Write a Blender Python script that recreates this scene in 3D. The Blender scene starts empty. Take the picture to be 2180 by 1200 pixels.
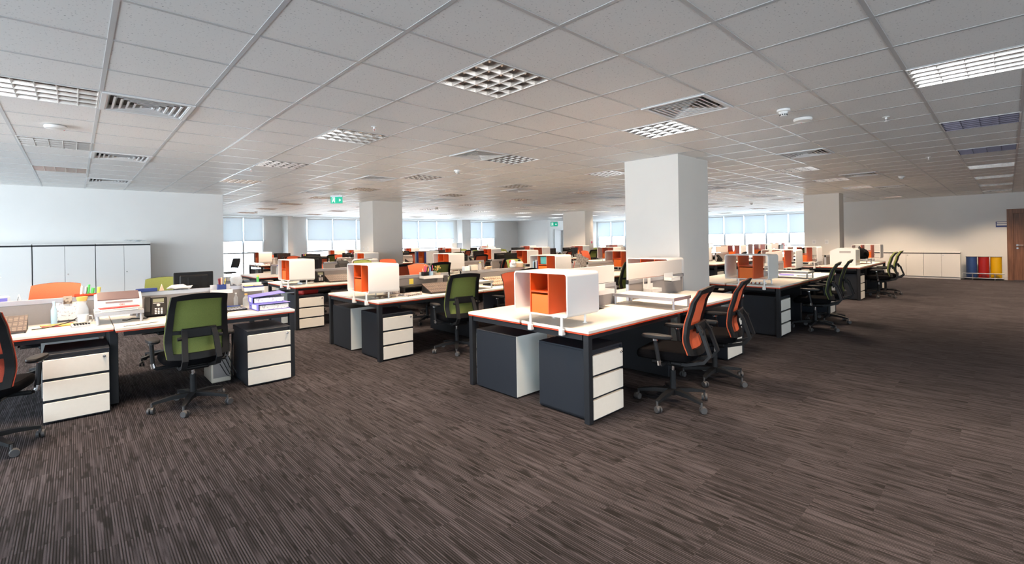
import bpy, math, random
from mathutils import Vector, Matrix
random.seed(7)
C = bpy.context.scene.collection
SC = bpy.context.scene
PI = math.pi

# ---------------------------------------------------------------- camera, world, exposure
H = 1.455                       # eye height
TH = 0.8168                     # heading from the +X axis of the room
ROLL = 0.0167
cam = bpy.data.cameras.new('camera')
cam.sensor_fit = 'HORIZONTAL'; cam.sensor_width = 36.0
cam.lens = 991.5 / 2180 * 36.0
cam.shift_y = -(600 - 510.6) / 2180
cam.clip_start = 0.05; cam.clip_end = 200
co = bpy.data.objects.new('camera', cam); C.objects.link(co)
fwd = Vector((math.cos(TH), math.sin(TH), 0)); rgt = Vector((math.sin(TH), -math.cos(TH), 0)); up = Vector((0, 0, 1))
R_ = rgt * math.cos(ROLL) - up * math.sin(ROLL)
U_ = up * math.cos(ROLL) + rgt * math.sin(ROLL)
m = Matrix.Identity(4)
for i in range(3):
    m[i][0] = R_[i]; m[i][1] = U_[i]; m[i][2] = -fwd[i]
m[2][3] = H
co.matrix_world = m
SC.camera = co

w = bpy.data.worlds.new('sky'); SC.world = w; w.use_nodes = True
bg = w.node_tree.nodes['Background']
bg.inputs[0].default_value = (0.80, 0.91, 1.0, 1); bg.inputs[1].default_value = 11.0
vs = SC.view_settings
vs.view_transform = 'Standard'; vs.look = 'None'; vs.gamma = 1; vs.exposure = 0.27; vs.use_curve_mapping = False
cy = SC.cycles
cy.use_denoising = True
cy.max_bounces = 8; cy.diffuse_bounces = 4; cy.glossy_bounces = 3; cy.transparent_max_bounces = 12; cy.transmission_bounces = 4
cy.caustics_reflective = False; cy.caustics_refractive = False
cy.sample_clamp_indirect = 6.0
cy.use_light_tree = True

def area(name, loc, rot, sx, sy, power, col, spread=PI, portal=False):
    l = bpy.data.lights.new(name, 'AREA'); l.shape = 'RECTANGLE'; l.size = sx; l.size_y = sy
    l.energy = power; l.color = col; l.spread = spread
    if portal: l.cycles.is_portal = True
    o = bpy.data.objects.new(name, l); C.objects.link(o); o.location = loc; o.rotation_euler = rot
    return o

CEIL = 2.62
XW, YW0, YW1, XR = -5.5, -6.0, 21.5, 26.5       # window wall behind the camera, rear wall, back wall, right window wall
# daylight: portals in the window openings let the sky light in
area('daylight_portal', (XW + .02, 6.1, 1.4), (0, -PI/2, 0), 2.3, 12.2, 1, (1, 1, 1), portal=True)
area('daylight_portal', (-2.9, YW0 + .02, 1.4), (PI/2, 0, 0), 3.8, 2.3, 1, (1, 1, 1), portal=True)  # opening of the added left-hand rear window
area('daylight_portal', (4.6, YW0 + .02, 1.15), (PI/2, 0, 0), 3.2, 1.8, 1, (1, 1, 1), portal=True)  # opening of the second added rear window
area('daylight_portal', (11.5, YW1 - .02, 1.3), (-PI/2, 0, 0), 14.6, 2.5, 1, (1, 1, 1), portal=True)
area('daylight_portal', (XR - .02, 12.0, 1.3), (0, PI/2, 0), 2.5, 15.2, 1, (1, 1, 1), portal=True)
LAMP_W = 42.0
LAMP_COL = (1.0, 0.74, 0.52)

# ---------------------------------------------------------------- materials
MATS = {}
def nodes_of(name):
    m = bpy.data.materials.new(name); m.use_nodes = True
    return m, m.node_tree, m.node_tree.nodes['Principled BSDF']
def mat(name, col, rough=0.5, metal=0.0, spec=0.5, noise=0.0, nscale=40, emit=None, bump=0.0):
    if name in MATS: return MATS[name]
    m, nt, b = nodes_of(name)
    b.inputs['Roughness'].default_value = rough; b.inputs['Metallic'].default_value = metal
    b.inputs['Specular IOR Level'].default_value = spec
    c = (*col, 1)
    b.inputs['Base Color'].default_value = c
    if noise or bump:
        tc = nt.nodes.new('ShaderNodeTexCoord'); n = nt.nodes.new('ShaderNodeTexNoise')
        n.inputs['Scale'].default_value = nscale; n.inputs['Detail'].default_value = 2
        nt.links.new(tc.outputs['Object'], n.inputs['Vector'])
        if noise:
            r = nt.nodes.new('ShaderNodeValToRGB')
            r.color_ramp.elements[0].position = .3; r.color_ramp.elements[1].position = .7
            r.color_ramp.elements[0].color = (*[v * (1 - noise) for v in col], 1)
            r.color_ramp.elements[1].color = (*[min(1, v * (1 + noise)) for v in col], 1)
            nt.links.new(n.outputs['Fac'], r.inputs['Fac']); nt.links.new(r.outputs['Color'], b.inputs['Base Color'])
        if bump:
            bp = nt.nodes.new('ShaderNodeBump'); bp.inputs['Strength'].default_value = bump; bp.inputs['Distance'].default_value = .002
            nt.links.new(n.outputs['Fac'], bp.inputs['Height']); nt.links.new(bp.outputs['Normal'], b.inputs['Normal'])
    if emit:
        b.inputs['Emission Color'].default_value = (*col, 1); b.inputs['Emission Strength'].default_value = emit
    MATS[name] = m
    return m

def mth(nt, op, a, b=None, c=None):
    n = nt.nodes.new('ShaderNodeMath'); n.operation = op
    for i, v in enumerate((a, b, c)):
        if v is None: continue
        if isinstance(v, (int, float)): n.inputs[i].default_value = v
        else: nt.links.new(v, n.inputs[i])
    return n.outputs[0]

def carpet():
    m, nt, b = nodes_of('carpet_striped')
    tc = nt.nodes.new('ShaderNodeTexCoord'); sp = nt.nodes.new('ShaderNodeSeparateXYZ')
    nt.links.new(tc.outputs['Object'], sp.inputs[0])
    X, Y = sp.outputs[0], sp.outputs[1]
    ix = mth(nt, 'FLOOR', mth(nt, 'DIVIDE', X, 0.5))
    par = mth(nt, 'MODULO', mth(nt, 'ABSOLUTE', ix), 2.0)
    iy = mth(nt, 'FLOOR', mth(nt, 'DIVIDE', mth(nt, 'ADD', Y, mth(nt, 'MULTIPLY', par, .25)), 0.5))
    cid = nt.nodes.new('ShaderNodeCombineXYZ'); nt.links.new(ix, cid.inputs[0]); nt.links.new(iy, cid.inputs[1])
    wn = nt.nodes.new('ShaderNodeTexWhiteNoise'); nt.links.new(cid.outputs[0], wn.inputs['Vector'])
    xr = mth(nt, 'DIVIDE', X, .0115)
    rid = mth(nt, 'FLOOR', xr); ph = mth(nt, 'SUBTRACT', xr, rid)
    tri = mth(nt, 'ABSOLUTE', mth(nt, 'SUBTRACT', mth(nt, 'MULTIPLY', ph, 2.0), 1.0))
    rib = nt.nodes.new('ShaderNodeMapRange'); rib.inputs[1].default_value = .85; rib.inputs[2].default_value = .35; nt.links.new(tri, rib.inputs[0])
    def dash(kx, fy, lo, hi, off):
        cv = nt.nodes.new('ShaderNodeCombineXYZ')
        nt.links.new(mth(nt, 'MULTIPLY', rid, kx), cv.inputs[0]); nt.links.new(mth(nt, 'MULTIPLY', Y, fy), cv.inputs[1])
        nt.links.new(mth(nt, 'MULTIPLY_ADD', wn.outputs['Value'], 60.0, off), cv.inputs[2])
        n = nt.nodes.new('ShaderNodeTexNoise'); n.inputs['Scale'].default_value = 1; n.inputs['Detail'].default_value = 1
        nt.links.new(cv.outputs[0], n.inputs['Vector'])
        mr = nt.nodes.new('ShaderNodeMapRange'); mr.inputs[1].default_value = lo; mr.inputs[2].default_value = hi
        nt.links.new(n.outputs['Fac'], mr.inputs[0]); return mr.outputs[0]
    on = mth(nt, 'MULTIPLY_ADD', dash(7.31, 2.2, .40, .58, 0.0), .62, .38)
    off_ = dash(.37, 5.0, .30, .40, 17.0)               # stretches where the ribs go dark
    off2 = dash(5.1, 6.0, .27, .33, 41.0)
    fill = dash(.43, 2.0, .54, .64, 31.0)               # places where the gaps close up
    f = mth(nt, 'MULTIPLY', mth(nt, 'MULTIPLY', on, mth(nt, 'MULTIPLY_ADD', mth(nt, 'MULTIPLY', off_, off2), .8, .2)), mth(nt, 'MAXIMUM', rib.outputs[0], mth(nt, 'MULTIPLY', fill, .75)))
    pn = nt.nodes.new('ShaderNodeTexNoise'); pn.inputs['Scale'].default_value = 260; pn.inputs['Detail'].default_value = 1
    nt.links.new(tc.outputs['Object'], pn.inputs['Vector'])
    r = nt.nodes.new('ShaderNodeMix'); r.data_type = 'RGBA'
    r.inputs[6].default_value = (.009, .008, .008, 1); r.inputs[7].default_value = (.066, .060, .069, 1)
    nt.links.new(f, r.inputs[0])
    r2 = nt.nodes.new('ShaderNodeMix'); r2.data_type = 'RGBA'; r2.blend_type = 'MULTIPLY'; r2.inputs[0].default_value = .45
    cr = nt.nodes.new('ShaderNodeValToRGB'); cr.color_ramp.elements[0].position = .3; cr.color_ramp.elements[1].position = .62
    cr.color_ramp.elements[0].color = (.35, .35, .35, 1); cr.color_ramp.elements[1].color = (1.3, 1.3, 1.3, 1)
    nt.links.new(pn.outputs['Fac'], cr.inputs[0]); nt.links.new(r.outputs[2], r2.inputs[6]); nt.links.new(cr.outputs[0], r2.inputs[7])
    hs = nt.nodes.new('ShaderNodeHueSaturation'); nt.links.new(r2.outputs[2], hs.inputs['Color'])
    nt.links.new(mth(nt, 'MULTIPLY_ADD', wn.outputs['Value'], .25, .88), hs.inputs['Value'])
    nt.links.new(hs.outputs[0], b.inputs['Base Color'])
    bm = nt.nodes.new('ShaderNodeBump'); bm.inputs['Strength'].default_value = .5; bm.inputs['Distance'].default_value = .004
    nt.links.new(f, bm.inputs['Height']); nt.links.new(bm.outputs['Normal'], b.inputs['Normal'])
    b.inputs['Roughness'].default_value = .95; b.inputs['Specular IOR Level'].default_value = .12
    return m
def ceiling_tile():
    m, nt, b = nodes_of('ceiling_tile')
    tc = nt.nodes.new('ShaderNodeTexCoord')
    n = nt.nodes.new('ShaderNodeTexNoise'); n.inputs['Scale'].default_value = 75; n.inputs['Detail'].default_value = 2
    nt.links.new(tc.outputs['Object'], n.inputs['Vector'])
    r = nt.nodes.new('ShaderNodeValToRGB')
    r.color_ramp.elements[0].position = .30; r.color_ramp.elements[0].color = (.50, .50, .50, 1)
    r.color_ramp.elements[1].position = .36; r.color_ramp.elements[1].color = (.87, .865, .85, 1)
    nt.links.new(n.outputs['Fac'], r.inputs[0]); nt.links.new(r.outputs[0], b.inputs['Base Color'])
    b.inputs['Roughness'].default_value = .55; b.inputs['Specular IOR Level'].default_value = .3
    return m
def wood():
    m, nt, b = nodes_of('walnut_veneer')
    tc = nt.nodes.new('ShaderNodeTexCoord'); mp = nt.nodes.new('ShaderNodeMapping'); mp.inputs['Scale'].default_value = (30, 30, 2)
    n = nt.nodes.new('ShaderNodeTexNoise'); n.inputs['Scale'].default_value = 1; n.inputs['Detail'].default_value = 4
    nt.links.new(tc.outputs['Object'], mp.inputs[0]); nt.links.new(mp.outputs[0], n.inputs[0])
    r = nt.nodes.new('ShaderNodeValToRGB'); r.color_ramp.elements[0].position = .3; r.color_ramp.elements[1].position = .7
    r.color_ramp.elements[0].color = (.13, .055, .028, 1); r.color_ramp.elements[1].color = (.26, .115, .06, 1)
    nt.links.new(n.outputs['Fac'], r.inputs[0]); nt.links.new(r.outputs[0], b.inputs['Base Color']); b.inputs['Roughness'].default_value = .45
    return m
def see_through(name, col, t, rough_gloss=False):
    m = bpy.data.materials.new(name); m.use_nodes = True; nt = m.node_tree; nt.nodes.clear()
    o = nt.nodes.new('ShaderNodeOutputMaterial'); tr = nt.nodes.new('ShaderNodeBsdfTransparent'); mx = nt.nodes.new('ShaderNodeMixShader')
    if rough_gloss:
        s = nt.nodes.new('ShaderNodeBsdfGlossy'); s.inputs['Roughness'].default_value = .03; s.inputs['Color'].default_value = (*col, 1)
    else:
        a = nt.nodes.new('ShaderNodeBsdfDiffuse'); a.inputs[0].default_value = (*col, 1)
        c = nt.nodes.new('ShaderNodeBsdfTranslucent'); c.inputs[0].default_value = (*col, 1)
        s = nt.nodes.new('ShaderNodeMixShader'); s.inputs[0].default_value = .16 if t < .1 else .5
        nt.links.new(a.outputs[0], s.inputs[1]); nt.links.new(c.outputs[0], s.inputs[2])
    mx.inputs[0].default_value = t
    nt.links.new(s.outputs[0], mx.inputs[1]); nt.links.new(tr.outputs[0], mx.inputs[2]); nt.links.new(mx.outputs[0], o.inputs[0])
    return m
def pattern(name, c1, c2, scale):
    m, nt, b = nodes_of(name)
    tc = nt.nodes.new('ShaderNodeTexCoord'); v = nt.nodes.new('ShaderNodeTexVoronoi'); v.inputs['Scale'].default_value = scale
    v.feature = 'DISTANCE_TO_EDGE'; v.inputs['Randomness'].default_value = .15
    nt.links.new(tc.outputs['Object'], v.inputs['Vector'])
    r = nt.nodes.new('ShaderNodeValToRGB'); r.color_ramp.elements[0].position = .10; r.color_ramp.elements[1].position = .16
    r.color_ramp.elements[0].color = (*c1, 1); r.color_ramp.elements[1].color = (*c2, 1)
    nt.links.new(v.outputs['Distance'], r.inputs[0]); nt.links.new(r.outputs[0], b.inputs['Base Color']); b.inputs['Roughness'].default_value = .6
    return m
def printed(name, base, ink, fx, fy, thr=.5):
    """paper with lines of small print"""
    m, nt, b = nodes_of(name)
    tc = nt.nodes.new('ShaderNodeTexCoord'); mp = nt.nodes.new('ShaderNodeMapping'); mp.inputs['Scale'].default_value = (fx, fy, fx)
    n = nt.nodes.new('ShaderNodeTexNoise'); n.inputs['Scale'].default_value = 1; n.inputs['Detail'].default_value = 2
    nt.links.new(tc.outputs['Object'], mp.inputs[0]); nt.links.new(mp.outputs[0], n.inputs[0])
    r = nt.nodes.new('ShaderNodeValToRGB'); r.color_ramp.elements[0].position = thr - .06; r.color_ramp.elements[1].position = thr
    r.color_ramp.elements[0].color = (*ink, 1); r.color_ramp.elements[1].color = (*base, 1)
    nt.links.new(n.outputs['Fac'], r.inputs[0]); nt.links.new(r.outputs[0], b.inputs['Base Color']); b.inputs['Roughness'].default_value = .7
    return m

M = dict(
    carpet=carpet(), tile=ceiling_tile(), wood=wood(),
    tbar=mat('ceiling_bar_paint', (.52, .53, .54), .30, spec=.45),
    wall=mat('wall_paint', (.79, .79, .775), .75, noise=.01, nscale=3),
    column=mat('column_paint', (.76, .74, .70), .7, noise=.01, nscale=3),
    skirt=mat('skirting_white', (.7, .7, .7), .4),
    top=mat('desktop_laminate', (.75, .72, .665), .38, noise=.012, nscale=25),
    orange=mat('orange_edge', (.62, .062, .012), .45),
    frame=mat('dark_frame', (.013, .015, .019), .45, spec=.3, noise=.05, nscale=200),
    navy=mat('navy_carcass', (.014, .018, .026), .5, spec=.3, noise=.06, nscale=300),
    drawer=mat('drawer_white', (.76, .74, .68), .45, noise=.015, nscale=30),
    backwhite=mat('panel_white', (.72, .77, .76), .5),
    alu=mat('brushed_aluminium', (.50, .51, .54), .38, .55, noise=.02, nscale=120),
    greypanel=mat('divider_grey', (.26, .245, .245), .55, .15, noise=.015, nscale=90),
    screen=mat('frosted_screen', (.68, .64, .60), .45),
    white=mat('white_lacquer', (.84, .83, .81), .35),
    insert=mat('orange_insert', (.64, .082, .008), .45, noise=.015, nscale=8),
    insertbox=mat('orange_drawer', (.80, .155, .012), .45),
    black=mat('black_plastic', (.009, .009, .010), .5, spec=.25, noise=.1, nscale=150),
    black2=mat('charcoal_plastic', (.012, .013, .015), .5, spec=.25),
    cloth=mat('black_seat_cloth', (.005, .005, .006), 1.0, spec=.04, bump=.4, nscale=300),
    chrome=mat('chrome', (.75, .75, .76), .18, 1.0),
    mesh_or=mat('orange_mesh', (.52, .088, .030), .75, noise=.12, nscale=220, bump=.3),
    mesh_gr=mat('green_mesh', (.16, .20, .045), .75, noise=.12, nscale=220, bump=.3),
    mesh_rd=mat('red_mesh', (.50, .065, .03), .75, noise=.12, nscale=220, bump=.3),
    rubber=mat('caster_grey', (.055, .056, .06), .5),
    louvre=mat('louvre_aluminium', (.66, .61, .57), .25, 1.0),
    louvre_off=mat('louvre_unlit_shade', (.09, .08, .10), .35, 1.0),  # louvre metal darkened in colour so unlit lamps look dim
    tube_on=mat('lit_tube', (1.0, .90, .80), .4, emit=5.0),
    tube_off=mat('unlit_tube', (.25, .25, .26), .4),
    ventw=mat('vent_white', (.74, .74, .74), .45), ventd=mat('vent_dark', (.03, .03, .03), .8),
    blind=see_through('blind_screen_fabric', (.84, .89, .92), .045), glass=see_through('clear_glass', (1, 1, 1), .95, True),
    mullion=mat('mullion_grey', (.62, .66, .70), .4),
    screen_black=mat('display_black', (.012, .012, .014), .12), phone_lcd=mat('phone_display', (.22, .24, .16), .3),
    paper=mat('paper_white', (.82, .82, .80), .8), print_=printed('printed_sheet', (.80, .80, .79), (.35, .35, .40), 60, 60, .42),
    magazine=printed('magazine_cover', (.45, .38, .30), (.10, .07, .05), 14, 14), colourmag=printed('colourful_magazine', (.65, .45, .08), (.30, .04, .05), 16, 16),
    news=printed('newsprint', (.55, .52, .50), (.2, .18, .18), 50, 50),
    pat_brown=pattern('brown_patterned_board', (.060, .042, .036), (.155, .112, .092), 30), pat_pale=pattern('pale_patterned_board', (.16, .09, .05), (.55, .46, .37), 26),
    violet=mat('violet_binder', (.19, .18, .62), .5), blue=mat('blue_plastic', (.03, .055, .30), .45), blued=mat('navy_binder', (.02, .045, .20), .5),
    red=mat('red_plastic', (.55, .03, .025), .45), yellow=mat('yellow_paper', (.85, .70, .12), .6), lime=mat('green_cap', (.10, .55, .12), .5),
    pink=mat('pink_plastic', (.75, .10, .25), .5), teal=mat('teal_box', (.10, .42, .40), .5), skyb=mat('pale_blue_plastic', (.45, .68, .85), .4),
    amber=mat('amber_cap', (.85, .42, .10), .5), ceramic=mat('white_ceramic', (.82, .83, .83), .2), clearp=see_through('clear_plastic', (.8, .85, .88), .62),
    greenglass=mat('green_bottle', (.03, .28, .04), .2), beige=mat('beige_case', (.62, .58, .50), .5), smoke=mat('smoked_lid', (.16, .11, .11), .25),
    binblue=mat('bin_blue', (.028, .070, .22), .4), binred=mat('bin_red', (.36, .012, .012), .4), binyel=mat('bin_yellow', (.70, .40, .0), .4),
    steel=mat('steel', (.45, .45, .47), .3, 1.0), exitgreen=mat('exit_green', (.0, .36, .22), .5, emit=.55), exitwhite=mat('exit_white', (.9, .95, .92), .5, emit=.6),
    leaf=mat('leaf_green', (.10, .25, .04), .6), dot=mat('dot_dark', (.05, .05, .05), .5), wine=mat('wine_red_panel', (.20, .012, .022), .5),
    card=mat('buff_card', (.70, .52, .36), .7), greybox=mat('pale_blue_box', (.48, .58, .66), .5),
)

# ---------------------------------------------------------------- mesh builder
class G:
    def __init__(s): s.v = []; s.f = []; s.mi = []; s.cur = 0
    def add(s, vs, fs):
        o = len(s.v); s.v += [tuple(p) for p in vs]
        for f in fs: s.f.append(tuple(i + o for i in f)); s.mi.append(s.cur)
        return s
    def box(s, c, d, b=0.0, rz=0.0, rx=0.0):
        x, y, z = d[0] / 2, d[1] / 2, d[2] / 2
        if b <= 0:
            vs = [(i * x, j * y, k * z) for i in (-1, 1) for j in (-1, 1) for k in (-1, 1)]
            fs = [(0, 1, 3, 2), (4, 6, 7, 5), (0, 4, 5, 1), (2, 3, 7, 6), (0, 2, 6, 4), (1, 5, 7, 3)]
        else:
            b = min(b, x * .98, y * .98, z * .98)
            vs = []; idx = {}
            for i in (-1, 1):
                for j in (-1, 1):
                    for k in (-1, 1):
                        for a in range(3):
                            p = [i * x, j * y, k * z]
                            for q in range(3):
                                if q != a: p[q] -= (i, j, k)[q] * b
                            idx[(i, j, k, a)] = len(vs); vs.append(tuple(p))
            fs = []
            for a in range(3):
                o = [q for q in range(3) if q != a]
                for sg in (-1, 1):
                    ring = []
                    for (p, q) in ((-1, -1), (1, -1), (1, 1), (-1, 1)):
                        t = [0, 0, 0]; t[a] = sg; t[o[0]] = p; t[o[1]] = q
                        ring.append(idx[(*t, a)])
                    fs.append(tuple(ring))
                for p in (-1, 1):
                    for q in (-1, 1):
                        t0 = [0, 0, 0]; t1 = [0, 0, 0]
                        t0[a] = -1; t1[a] = 1
                        for t in (t0, t1): t[o[0]] = p; t[o[1]] = q
                        fs.append((idx[(*t0, o[0])], idx[(*t1, o[0])], idx[(*t1, o[1])], idx[(*t0, o[1])]))
            for i in (-1, 1):
                for j in (-1, 1):
                    for k in (-1, 1):
                        fs.append((idx[(i, j, k, 0)], idx[(i, j, k, 1)], idx[(i, j, k, 2)]))
        R = Matrix.Rotation(rz, 3, 'Z') @ Matrix.Rotation(rx, 3, 'X')
        vs = [tuple(R @ Vector(p) + Vector(c)) for p in vs]
        return s.add(vs, fs)
    def b2(s, x0, x1, y0, y1, z0, z1, b=0.0):
        return s.box(((x0 + x1) / 2, (y0 + y1) / 2, (z0 + z1) / 2), (abs(x1 - x0), abs(y1 - y0), abs(z1 - z0)), b)
    def cyl(s, p0, p1, r0, r1=None, n=12, cap=True):
        r1 = r0 if r1 is None else r1
        p0 = Vector(p0); p1 = Vector(p1); d = (p1 - p0).normalized()
        a = d.orthogonal().normalized(); b = d.cross(a)
        vs = []
        for p, r in ((p0, r0), (p1, r1)):
            for k in range(n):
                t = 2 * PI * k / n; vs.append(p + a * (r * math.cos(t)) + b * (r * math.sin(t)))
        fs = [(k, (k + 1) % n, n + (k + 1) % n, n + k) for k in range(n)]
        if cap: fs += [tuple(range(n))[::-1], tuple(range(n, 2 * n))]
        return s.add(vs, fs)
    def lathe(s, prof, c=(0, 0, 0), n=16):
        vs = []; m = len(prof)
        for k in range(n):
            t = 2 * PI * k / n
            for r, z in prof: vs.append((c[0] + r * math.cos(t), c[1] + r * math.sin(t), c[2] + z))
        fs = [(k * m + i, ((k + 1) % n) * m + i, ((k + 1) % n) * m + i + 1, k * m + i + 1) for k in range(n) for i in range(m - 1)]
        return s.add(vs, fs)
    def tube(s, pts, r, n=8):
        return s.bar(pts, r, r, n)
    def bar(s, pts, w, t=None, n=4, side=(1, 0, 0)):
        """sweep: n==4 a rectangle w x t (w along 'side'), else a round of radius w"""
        pts = [Vector(p) for p in pts]; m = len(pts); vs = []
        for i, p in enumerate(pts):
            d = (pts[min(i + 1, m - 1)] - pts[max(i - 1, 0)]).normalized()
            if n == 4:
                a = Vector(side); a = (a - d * a.dot(d)).normalized(); b = d.cross(a)
                for (u, v) in ((-1, -1), (1, -1), (1, 1), (-1, 1)): vs.append(p + a * (u * w / 2) + b * (v * t / 2))
            else:
                a = Vector((0, 0, 1)) if abs(d.z) < .9 else Vector((1, 0, 0)); a = (a - d * a.dot(d)).normalized(); b = d.cross(a)
                for k in range(n):
                    q = 2 * PI * k / n; vs.append(p + a * (w * math.cos(q)) + b * (w * math.sin(q)))
        fs = [(i * n + k, i * n + (k + 1) % n, (i + 1) * n + (k + 1) % n, (i + 1) * n + k) for i in range(m - 1) for k in range(n)]
        fs += [tuple(range(n))[::-1], tuple(range((m - 1) * n, m * n))]
        return s.add(vs, fs)
    def pad(s, c, a, b, levels, e=4.0, n=24, bend=None):
        """stacked super-ellipses: levels = [(z, scale)]"""
        vs = []
        for z, k in levels:
            for i in range(n):
                t = 2 * PI * i / n; ct, st = math.cos(t), math.sin(t)
                x = a * k * math.copysign(abs(ct) ** (2 / e), ct); y = b * k * math.copysign(abs(st) ** (2 / e), st)
                zz = z + (bend(x, y) if bend else 0)
                vs.append((c[0] + x, c[1] + y, c[2] + zz))
        L = len(levels)
        fs = [(j * n + i, j * n + (i + 1) % n, (j + 1) * n + (i + 1) % n, (j + 1) * n + i) for j in range(L - 1) for i in range(n)]
        fs += [tuple(range(n))[::-1], tuple(range((L - 1) * n, L * n))]
        return s.add(vs, fs)
    def sheet(s, fn, u, v, nu, nv, th):
        """thick patch of a surface fn(u,v) -> (x,y,z), thickened by -th along y"""
        vs = []
        for k in (0, 1):
            for j in range(nv + 1):
                for i in range(nu + 1):
                    p = fn(u[0] + (u[1] - u[0]) * i / nu, v[0] + (v[1] - v[0]) * j / nv)
                    vs.append((p[0], p[1] - k * th, p[2]))
        W = nu + 1; N = W * (nv + 1); fs = []
        for j in range(nv):
            for i in range(nu):
                q = (j * W + i, j * W + i + 1, (j + 1) * W + i + 1, (j + 1) * W + i)
                fs.append(q[::-1]); fs.append(tuple(x + N for x in q))
        bd = [i for i in range(nu)] + [j * W + nu for j in range(nv)] + [nv * W + nu - i for i in range(nu)] + [(nv - j) * W for j in range(nv)]
        for k in range(len(bd)):
            a, b = bd[k], bd[(k + 1) % len(bd)]; fs.append((a, b, b + N, a + N))
        return s.add(vs, fs)
    def prism(s, poly, z0, z1, axis='z'):
        n = len(poly)
        def P(p, z): return (p[0], p[1], z) if axis == 'z' else ((z, p[0], p[1]) if axis == 'x' else (p[0], z, p[1]))
        vs = [P(p, z0) for p in poly] + [P(p, z1) for p in poly]
        fs = [tuple(range(n))[::-1], tuple(range(n, 2 * n))] + [(k, (k + 1) % n, n + (k + 1) % n, n + k) for k in range(n)]
        return s.add(vs, fs)
    def obj(s, name, mats, parent=None, loc=None):
        me = bpy.data.meshes.new(name); me.from_pydata(s.v, [], s.f)
        mats = mats if isinstance(mats, (list, tuple)) else [mats]
        for q in mats: me.materials.append(M[q] if isinstance(q, str) else q)
        if len(mats) > 1: me.polygons.foreach_set('material_index', s.mi)
        import bmesh
        bm = bmesh.new(); bm.from_mesh(me); bmesh.ops.recalc_face_normals(bm, faces=bm.faces[:]); bm.to_mesh(me); bm.free()
        me.polygons.foreach_set('use_smooth', [True] * len(me.polygons))
        me.set_sharp_from_angle(angle=math.radians(35))
        o = bpy.data.objects.new(name, me); C.objects.link(o)
        if parent: o.parent = parent
        if loc: o.location = loc
        return o

def tag(o, label=None, cat=None, group=None, kind=None):
    if label: o['label'] = label
    if cat: o['category'] = cat
    if group: o['group'] = group
    if kind: o['kind'] = kind
    return o
def thing(name, label, cat, loc=(0, 0, 0), rz=0, group=None):
    o = bpy.data.objects.new(name, None); C.objects.link(o); o.location = loc; o.rotation_euler = (0, 0, rz)
    o.empty_display_size = .1
    return tag(o, label, cat, group)
def kids(o): return list(o.children)
def dup(r, loc, rz=0, label=None, group=None):
    n = r.copy(); C.objects.link(n); n.location = loc; n.rotation_euler = (0, 0, rz)
    if label: n['label'] = label
    if group: n['group'] = group
    for ch in kids(r):
        c = ch.copy(); C.objects.link(c); c.parent = n
        for g in kids(ch):
            d = g.copy(); C.objects.link(d); d.parent = c
    return n
PROTO = {}
def place(key, make, loc, rz, label, group=None):
    """the first call builds the thing, later ones copy it and its parts"""
    if key not in PROTO:
        t = make(); PROTO[key] = t; t.location = loc; t.rotation_euler = (0, 0, rz); t['label'] = label
        if group: t['group'] = group
        return t
    return dup(PROTO[key], loc, rz, label, group)
def struct(g, name, mats, parent=None):
    o = g.obj(name, mats, parent)
    if not parent: o['kind'] = 'structure'
    return o
ORD = ['first', 'second', 'third', 'fourth', 'fifth', 'sixth', 'seventh', 'eighth', 'ninth', 'tenth', 'eleventh', 'twelfth', 'thirteenth', 'fourteenth', 'fifteenth', 'sixteenth']

# ================================================================ SETTING
g = G(); g.b2(XW - .2, XR + .2, YW0 - .2, YW1 + .2, -.1, 0); struct(g, 'floor', 'carpet')
# ceiling tiles: 0.6 m grid of lay-in tiles, open where a lamp or an air vent sits
GX, GY, OX, OY = .5996, .5945, -.4398, 2.868
LIGHTS = {}      # (i, j) -> 'on' / 'off'
for i in range(0, 45, 4):
    for j in range(-13, 30, 4): LIGHTS[(i, j)] = 'on'
for i in range(-8, 0, 4):
    for j in range(-13, 14, 4): LIGHTS[(i, j)] = 'on'
for i in (-8, -4, 0, 12, 16): LIGHTS[(i, -5)] = 'off'
for i in (-8, -4, 0): LIGHTS[(i, -1)] = 'off'
for i in (-8, -4, 0, 4): LIGHTS[(i, -9)] = 'off'
VENTS = [(1, 3), (1, 8), (1, 13), (7, -2), (7, 3), (7, 8), (7, 13), (13, -2), (13, 8), (13, 13), (19, -2), (19, 8), (25, -2), (19, 13), (19, 3), (25, 8), (7, 18), (13, 18), (25, 3), (31, 8)]
def cellc(i, j): return OX + GX * (i + .5), OY + GY * (j + .5)
def solid(x, y):      # columns and the two wall blocks
    return (6.0 < x < 7.3 and 3.0 < y < 4.2) or (6.0 < x < 7.2 and 12.0 < y < 13.2) or (15.5 < x < 16.4 and 3.1 < y < 4.3) or (15.4 < x < 16.4 and 11.9 < y < 13.5) \
        or (x < 2.7 and y > 12.3) or (x > 20.2 and y < 4.3) or (x > 20.5 and y > 18.6) or y > 21.1 or x > 26.1 or y < -5.8 or x < -5.3
LIGHTS = {k: s for k, s in LIGHTS.items() if not solid(*cellc(*k)) and k not in VENTS and k not in ((12, -1), (28, -1), (0, 15)) and not (k[1] >= 15 and k[0] <= 4 and k[1] == 15 or k[1] >= 15 and k[0] < 4)}
VENTS = [k for k in VENTS if not solid(*cellc(*k))]
holes = set(LIGHTS) | set(VENTS)
g = G(); gb = G()
i0, i1 = int((XW - OX) / GX) - 1, int((XR - OX) / GX) + 1
j0, j1 = int((YW0 - OY) / GY) - 1, int((YW1 - OY) / GY) + 1
for i in range(i0, i1 + 1):
    for j in range(j0, j1 + 1):
        if (i, j) in holes: continue
        x, y = OX + GX * i, OY + GY * j
        g.add([(x, y, CEIL + .006), (x + GX, y, CEIL + .006), (x + GX, y + GY, CEIL + .006), (x, y + GY, CEIL + .006)], [(0, 1, 2, 3)])
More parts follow.
